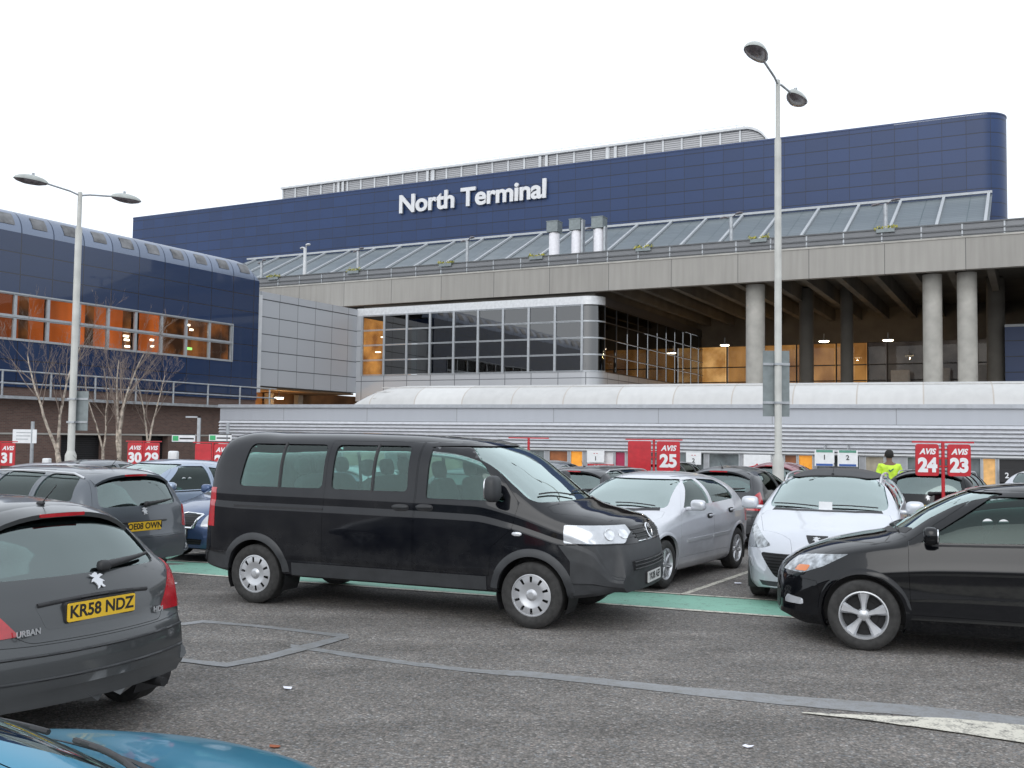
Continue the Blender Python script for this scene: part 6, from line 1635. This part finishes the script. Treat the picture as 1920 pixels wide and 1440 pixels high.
# ---------------------------------------------------------------- bare birches
M_bark = mat('birch_bark', (.42,.36,.30), .85, var=.35, scale=7); M_twig = mat('birch_twigs', (.23,.18,.15), .85, var=.2)
def birch(px, Y, h, lean, seed, label, r0=.12, fork=.35, spread=.5):
    rnd = random.Random(seed); r = _R*((px-960)/1890)+_U2*((720-860)/1890)+_F; x = r.x*Y/r.y
    o = empty('birch_tree', (x, Y, gz(x, Y)), 0, label, 'tree', 'bare birches by the brick wall')
    tr, br = MB(), MB()
    def grow(p, d, L, rad, lv, mb):
        n = max(3, int(L/.35)); q = p
        pts = []
        for i in range(n):
            t = (i+1)/n; d = (d+Vector((rnd.gauss(0, .07), rnd.gauss(0, .07), .05+.03*lv))).normalized()
            q2 = q+d*(L/n); r_a = rad*(1-.75*i/n); r_b = rad*(1-.75*(i+1)/n)
            mb.tube(q, q2, r_a, r_b, 8 if lv < 1 else (5 if lv < 2 else 3), caps=False); pts.append((q2, d.copy(), r_b, t)); q = q2
        if lv >= 4: return
        k = {0: 8, 1: 6, 2: 4, 3: 2}[lv]
        for j in range(k):
            t = rnd.uniform(.22 if lv == 0 else .15, 1.0); q0, dd_, rr_, _ = pts[min(len(pts)-1, int(t*len(pts)))]
            a = rnd.uniform(0, 2*math.pi); ax = Vector((math.cos(a), math.sin(a), 0)); side = (dd_.cross(ax)).normalized()
            nd = (dd_*rnd.uniform(.7, 1.0)+side*rnd.uniform(.45, .9)*spread*1.6).normalized(); nd.z = max(nd.z, .25); nd.normalize()
            grow(q0, nd, L*rnd.uniform(.38, .62)*(1.0-.25*t), max(.004, rr_*rnd.uniform(.45, .7)), lv+1, br)
    b0 = Vector((0, 0, 0)); f = h*fork
    mid = Vector((lean*.3, 0, f)); tr.tube(b0, mid, r0*1.15, r0*.85, 10, caps=False)
    for s, l_ in ((-1, .95), (1, 1.0)):
        grow(mid, Vector((lean*.12+s*.16, rnd.uniform(-.1, .1), 1)).normalized(), (h-f)*l_, r0*.62, 0, tr)
    tr.build('trunk', M_bark, o, smooth=60); br.build('crown', M_twig, o)
birch(124, 40, 6.2, -1.2, 3, 'bare multi-stemmed birch just left of the left lamp post', .11, .30, .38)
birch(222, 41, 6.0, .1, 8, 'bare birch with the thickest pale trunk, behind red signs 30 and 29', .125, .26, .34)
birch(268, 43, 5.2, .7, 12, 'slim bare birch leaning right behind red sign 29', .08, .4, .5)
birch(195, 43, 5.4, -.2, 21, 'slim bare birch between the left lamp post and the thick pale trunk', .07, .35, .5)

# ---------------------------------------------------------------- person in a high-visibility jacket
def person(x, y, face):
    g0 = gz(x, y); H = 1.76
    o = empty('person', (x, y, g0), R_(face), 'person in a yellow high-visibility jacket with back to us, right of the white estate roof', 'person')
    def skin(name, nodes, edges, mt, parent, sub=2, root=0):
        me = bpy.data.meshes.new(name); me.from_pydata([n_[0] for n_ in nodes], edges, [])
        ob = bpy.data.objects.new(name, me); COL.objects.link(ob); m = ob.modifiers.new('s', 'SKIN'); m.use_smooth_shade = True; ob.modifiers.new('u', 'SUBSURF').levels = sub
        for i, n_ in enumerate(nodes): me.skin_vertices[0].data[i].radius = n_[1]
        me.skin_vertices[0].data[root].use_root = True
        dg = bpy.context.evaluated_depsgraph_get(); dg.update(); m2 = bpy.data.meshes.new_from_object(ob.evaluated_get(dg)); bpy.data.objects.remove(ob)
        m2.materials.clear(); m2.materials.append(mt); m2.polygons.foreach_set('use_smooth', [True]*len(m2.polygons)); m2.name = name
        return obj(name, m2, parent)
    skinm = mat('skin', (.16,.09,.06), .6, var=.05); hv = mat('high_visibility_yellow', (.55,.80,.05), .6, var=.12, scale=9); nav = mat('navy_trousers', (.02,.022,.035), .8, var=.15); hair = mat('dark_hair', (.015,.013,.013), .8)
    # local: faces +Y
    nodes = [((0,0,.98),(.15,.11)), ((0,0,1.14),(.145,.10)), ((0,.0,1.32),(.18,.115)), ((0,-.005,1.45),(.12,.075)), ((0,.01,1.53),(.055,.055)), ((0,.03,1.60),(.07,.075)), ((0,.035,1.68),(.075,.09)), ((0,.03,1.735),(.05,.06)),
             ((-.17,0,1.425),(.062,.062)), ((-.25,-.02,1.18),(.048,.048)), ((-.26,.08,.97),(.038,.038)), ((-.26,.13,.90),(.042,.025)),
             ((.17,0,1.425),(.062,.062)), ((.26,-.02,1.18),(.048,.048)), ((.27,.09,.98),(.038,.038)), ((.27,.14,.91),(.042,.025)),
             ((-.09,0,.90),(.09,.095)), ((-.10,.02,.50),(.06,.065)), ((-.105,-.01,.10),(.042,.045)), ((-.11,.12,.035),(.042,.03)),
             ((.09,0,.90),(.09,.095)), ((.10,.02,.50),(.06,.065)), ((.105,-.01,.10),(.042,.045)), ((.11,.12,.035),(.042,.03))]
    ed = [(0,1),(1,2),(2,3),(3,4),(4,5),(5,6),(6,7),(3,8),(8,9),(9,10),(10,11),(3,12),(12,13),(13,14),(14,15),(0,16),(16,17),(17,18),(18,19),(0,20),(20,21),(21,22),(22,23)]
    bd = skin('body', nodes, ed, skinm, o)
    jn = [((0,0,.88),(.19,.15)), ((0,0,1.10),(.185,.145)), ((0,0,1.32),(.21,.15)), ((0,-.005,1.455),(.13,.095)), ((-.185,0,1.425),(.085,.085)), ((-.262,-.02,1.18),(.072,.072)), ((-.265,.07,1.0),(.06,.06)), ((.185,0,1.425),(.085,.085)), ((.27,-.02,1.18),(.072,.072)), ((.275,.08,1.0),(.06,.06))]
    skin('jacket', jn, [(0,1),(1,2),(2,3),(3,4),(4,5),(5,6),(3,7),(7,8),(8,9)], hv, bd)
    tn = [((0,0,.95),(.155,.125)), ((-.095,0,.86),(.105,.11)), ((-.10,.02,.50),(.078,.082)), ((-.105,-.01,.12),(.065,.07)), ((.095,0,.86),(.105,.11)), ((.10,.02,.50),(.078,.082)), ((.105,-.01,.12),(.065,.07))]
    skin('trousers', tn, [(0,1),(1,2),(2,3),(0,4),(4,5),(5,6)], nav, bd)
    MB().sq((0, .015, 1.69), (.185, .215, .20), .9, n=10).build('hair', hair, bd, smooth=60)
    b = MB()
    for s in (-1, 1):
        b.sq((s*.092, .035, 1.655), (.02, .045, .07), .9, n=6)
    b.sq((0, .135, 1.65), (.032, .05, .055), .9, n=6); b.build('ears_and_nose', skinm, bd, smooth=60)
    MB().sq((-.03, .118, 1.675), (.03,.02,.018), .9, n=6).sq((.03, .118, 1.675), (.03,.02,.018), .9, n=6).build('eyes', M_white, bd, smooth=60)
    MB().sq((0, .125, 1.61), (.055,.02,.015), .9, n=6).build('mouth', mat('lips', (.22,.09,.08), .5), bd, smooth=60)
    b = MB()
    for z, rx, ry in ((1.02, .205, .165),):
        b.lathe([(1, -.03), (1.02, 0), (1, .03)], 28); b.v = [(v[0]*rx, v[1]*ry, v[2]+z) for v in b.v]
    b.build('reflective_band', mat('reflective_grey', (.6,.62,.62), .3, metal=.4), bd, smooth=60)
    me = text_mesh('i', .01, .001, 0, M_ink)
    MB().prism([(-.05,.0),(-.01,-.035),(.07,.03),(.05,.045),(-.01,-.005),(-.035,.02)], 'y', -.003, 0).build('back_mark', mat('dark_green_print', (.05,.16,.10), .6), bd, (0, -.158, 1.34))
    for s in (-1, 1):      # fingers
        b = MB(); hx, hy, hz = s*.265, .135, .90
        for k, (dx, L_) in enumerate(((-.027, .065), (-.010, .075), (.008, .070), (.025, .055))):
            p0_ = Vector((hx+dx, hy+.0, hz-.01)); p1_ = p0_+Vector((0, .012, -L_*.55)); p2_ = p1_+Vector((0, .022, -L_*.45)); b.tube(p0_, p1_, .0095, .009, 7).tube(p1_, p2_, .009, .007, 7)
        b.tube((hx-s*.03, hy, hz+.02), (hx-s*.045, hy+.03, hz-.02), .011, .009, 7); b.build('fingers', skinm, bd, smooth=60)
    return o
_p = person(8.50, 22.7, -10); _p.scale = (1.0, 1.0, 1.03)

# ---------------------------------------------------------------- the cars themselves
van = built(VAN); h207 = built(H207); est = built(EST); meg = built(MEG); sw = built(SW); foc = built(FOC); octa = built(OCT)
def nose_from(P, az, sp, side): return wheel_to_nose(P, az, sp['axles'][0], side, sp['track']/2+.02)
nv = nose_from((.25, 10.36), 112.9, VAN, 1); put(van, nv, 112.9)
nf = nose_from((3.31, 9.50), -68.5, FOC, -1); put(foc, nf, -68.5)
nm = nose_from((1.97, 13.18), 212.5, MEG, -1); put(meg, nm, 212.5)
ns = nose_from((3.12, 12.72), 203, SW, 1); put(sw, ns, 203)
no_ = nose_from((-5.34, 16.40), 211, OCT, 1); put(octa, no_, 211)
# near hatchback: tail at the left edge
def put_tail(o, tail, az):
    h = Vector((math.sin(R_(az)), math.cos(R_(az)))); put(o, Vector(tail)+h*o['_len'], az)
put_tail(h207, (-2.50, 6.42), -63)
put_tail(est, (-4.60, 12.85), -62)
e_ = Vector((.927, -.375)); base_n = no_
G_ = 'cars parked in the rows'
for c_ in (meg, sw, octa): c_['group'] = G_
row = []
def add(src, label, nose, az, old=None, new=None, tail=False):
    c = dupcar(src, label, old, new)
    (put_tail if tail else put)(c, nose, az); row.append(c); return c
lb_ = add(foc, 'pale ice blue hatchback facing us between the grey estate and the minibus', base_n-e_*2.62+Vector((.1,.15)), 211, P_black, P_lblue)
add(meg, 'white hatchback at the left edge behind the grey estate, windscreen towards us', base_n-e_*5.45, 211, P_silver, P_white)
# second row, tails to us
t0 = Vector((3.60, 18.35))
back = [(0, 'dark grey hatchback with red tail lamp between the silver hatchback and white estate', h207, P_grey, P_dark, 31),
        (1, 'black car seen beyond the white estate, beside the post of signs 24 and 23', est, P_grey2, P_black, 31),
        (2, 'grey car half hidden above the black hatchback at the right edge', foc, P_black, P_grey2, 31),
        (-1, 'dark roofed car glimpsed between the minibus windscreen and red panel 25', est, P_grey2, P_dark, 31),
        (-2, 'silver car seen only through the minibus windows', meg, P_silver, P_grey2, 31),
        (-3, 'pale silver hatchback seen through the rear minibus window', h207, P_grey, P_silver, 31),
        (-4, 'black hatchback behind the dark blue saloon', foc, None, None, 31),
        (-5, 'white estate roof right of the left lamp post, below signs 30 and 29', est, P_grey2, P_white, 31),
        (-6, 'dark blue grey roof behind the foot of the left lamp post', foc, P_black, P_grey2, 31)]
for k, lb, src, a, b_, az in back:
    p_ = {1: Vector((7.78, 18.95)), 2: Vector((9.15, 16.0))}.get(k, t0+e_*2.72*k)
    add(src, lb, tuple(p_), az, a, b_, tail=True)
for k, (x, y, az, src, a, b_, lb) in enumerate([(12.0, 23.8, 60, meg, None, None, 'silver car behind the post of signs 24 and 23'),
        (6.6, 26.2, 31, h207, P_grey, P_maroon, 'maroon roofed car behind the foot of the right lamp post'),
        (3.6, 27.6, 31, est, P_grey2, P_dark, 'dark estate roof right of red panel 25'),
        (0.2, 29.0, 31, foc, P_black, P_grey2, 'grey roof behind the minibus windscreen top'),
        (-9.8, 31.5, 31, meg, P_silver, P_dark, 'dark roof in front of red signs 30 and 29'),
        (-13.4, 33, 40, est, P_grey2, P_grey2, 'grey estate roof far back between the left lamp post and the left edge'),
        (-7.6, 30.6, 31, h207, P_grey, P_white, 'white roofed car far back by the white box left of the blank red panel'),
        (13.2, 24.0, 31, est, P_grey2, P_dark, 'dark estate far right behind the grey car')]):
    add(src, lb, (x, y), az, a, b_, tail=True)
# turquoise car at our feet
tq = dupcar(h207, 'turquoise car close at the bottom left corner, wipers and bonnet seen from above', P_grey, P_turq, 'turquoise'); 
if 'group' in tq: del tq['group']
TQ = dict(c=(-1.0, 1.0), az=31)
put(tq, (-.83, 3.98), 30)
for c_ in (van, h207, est, foc): c_['group'] = 'cars in the lane'
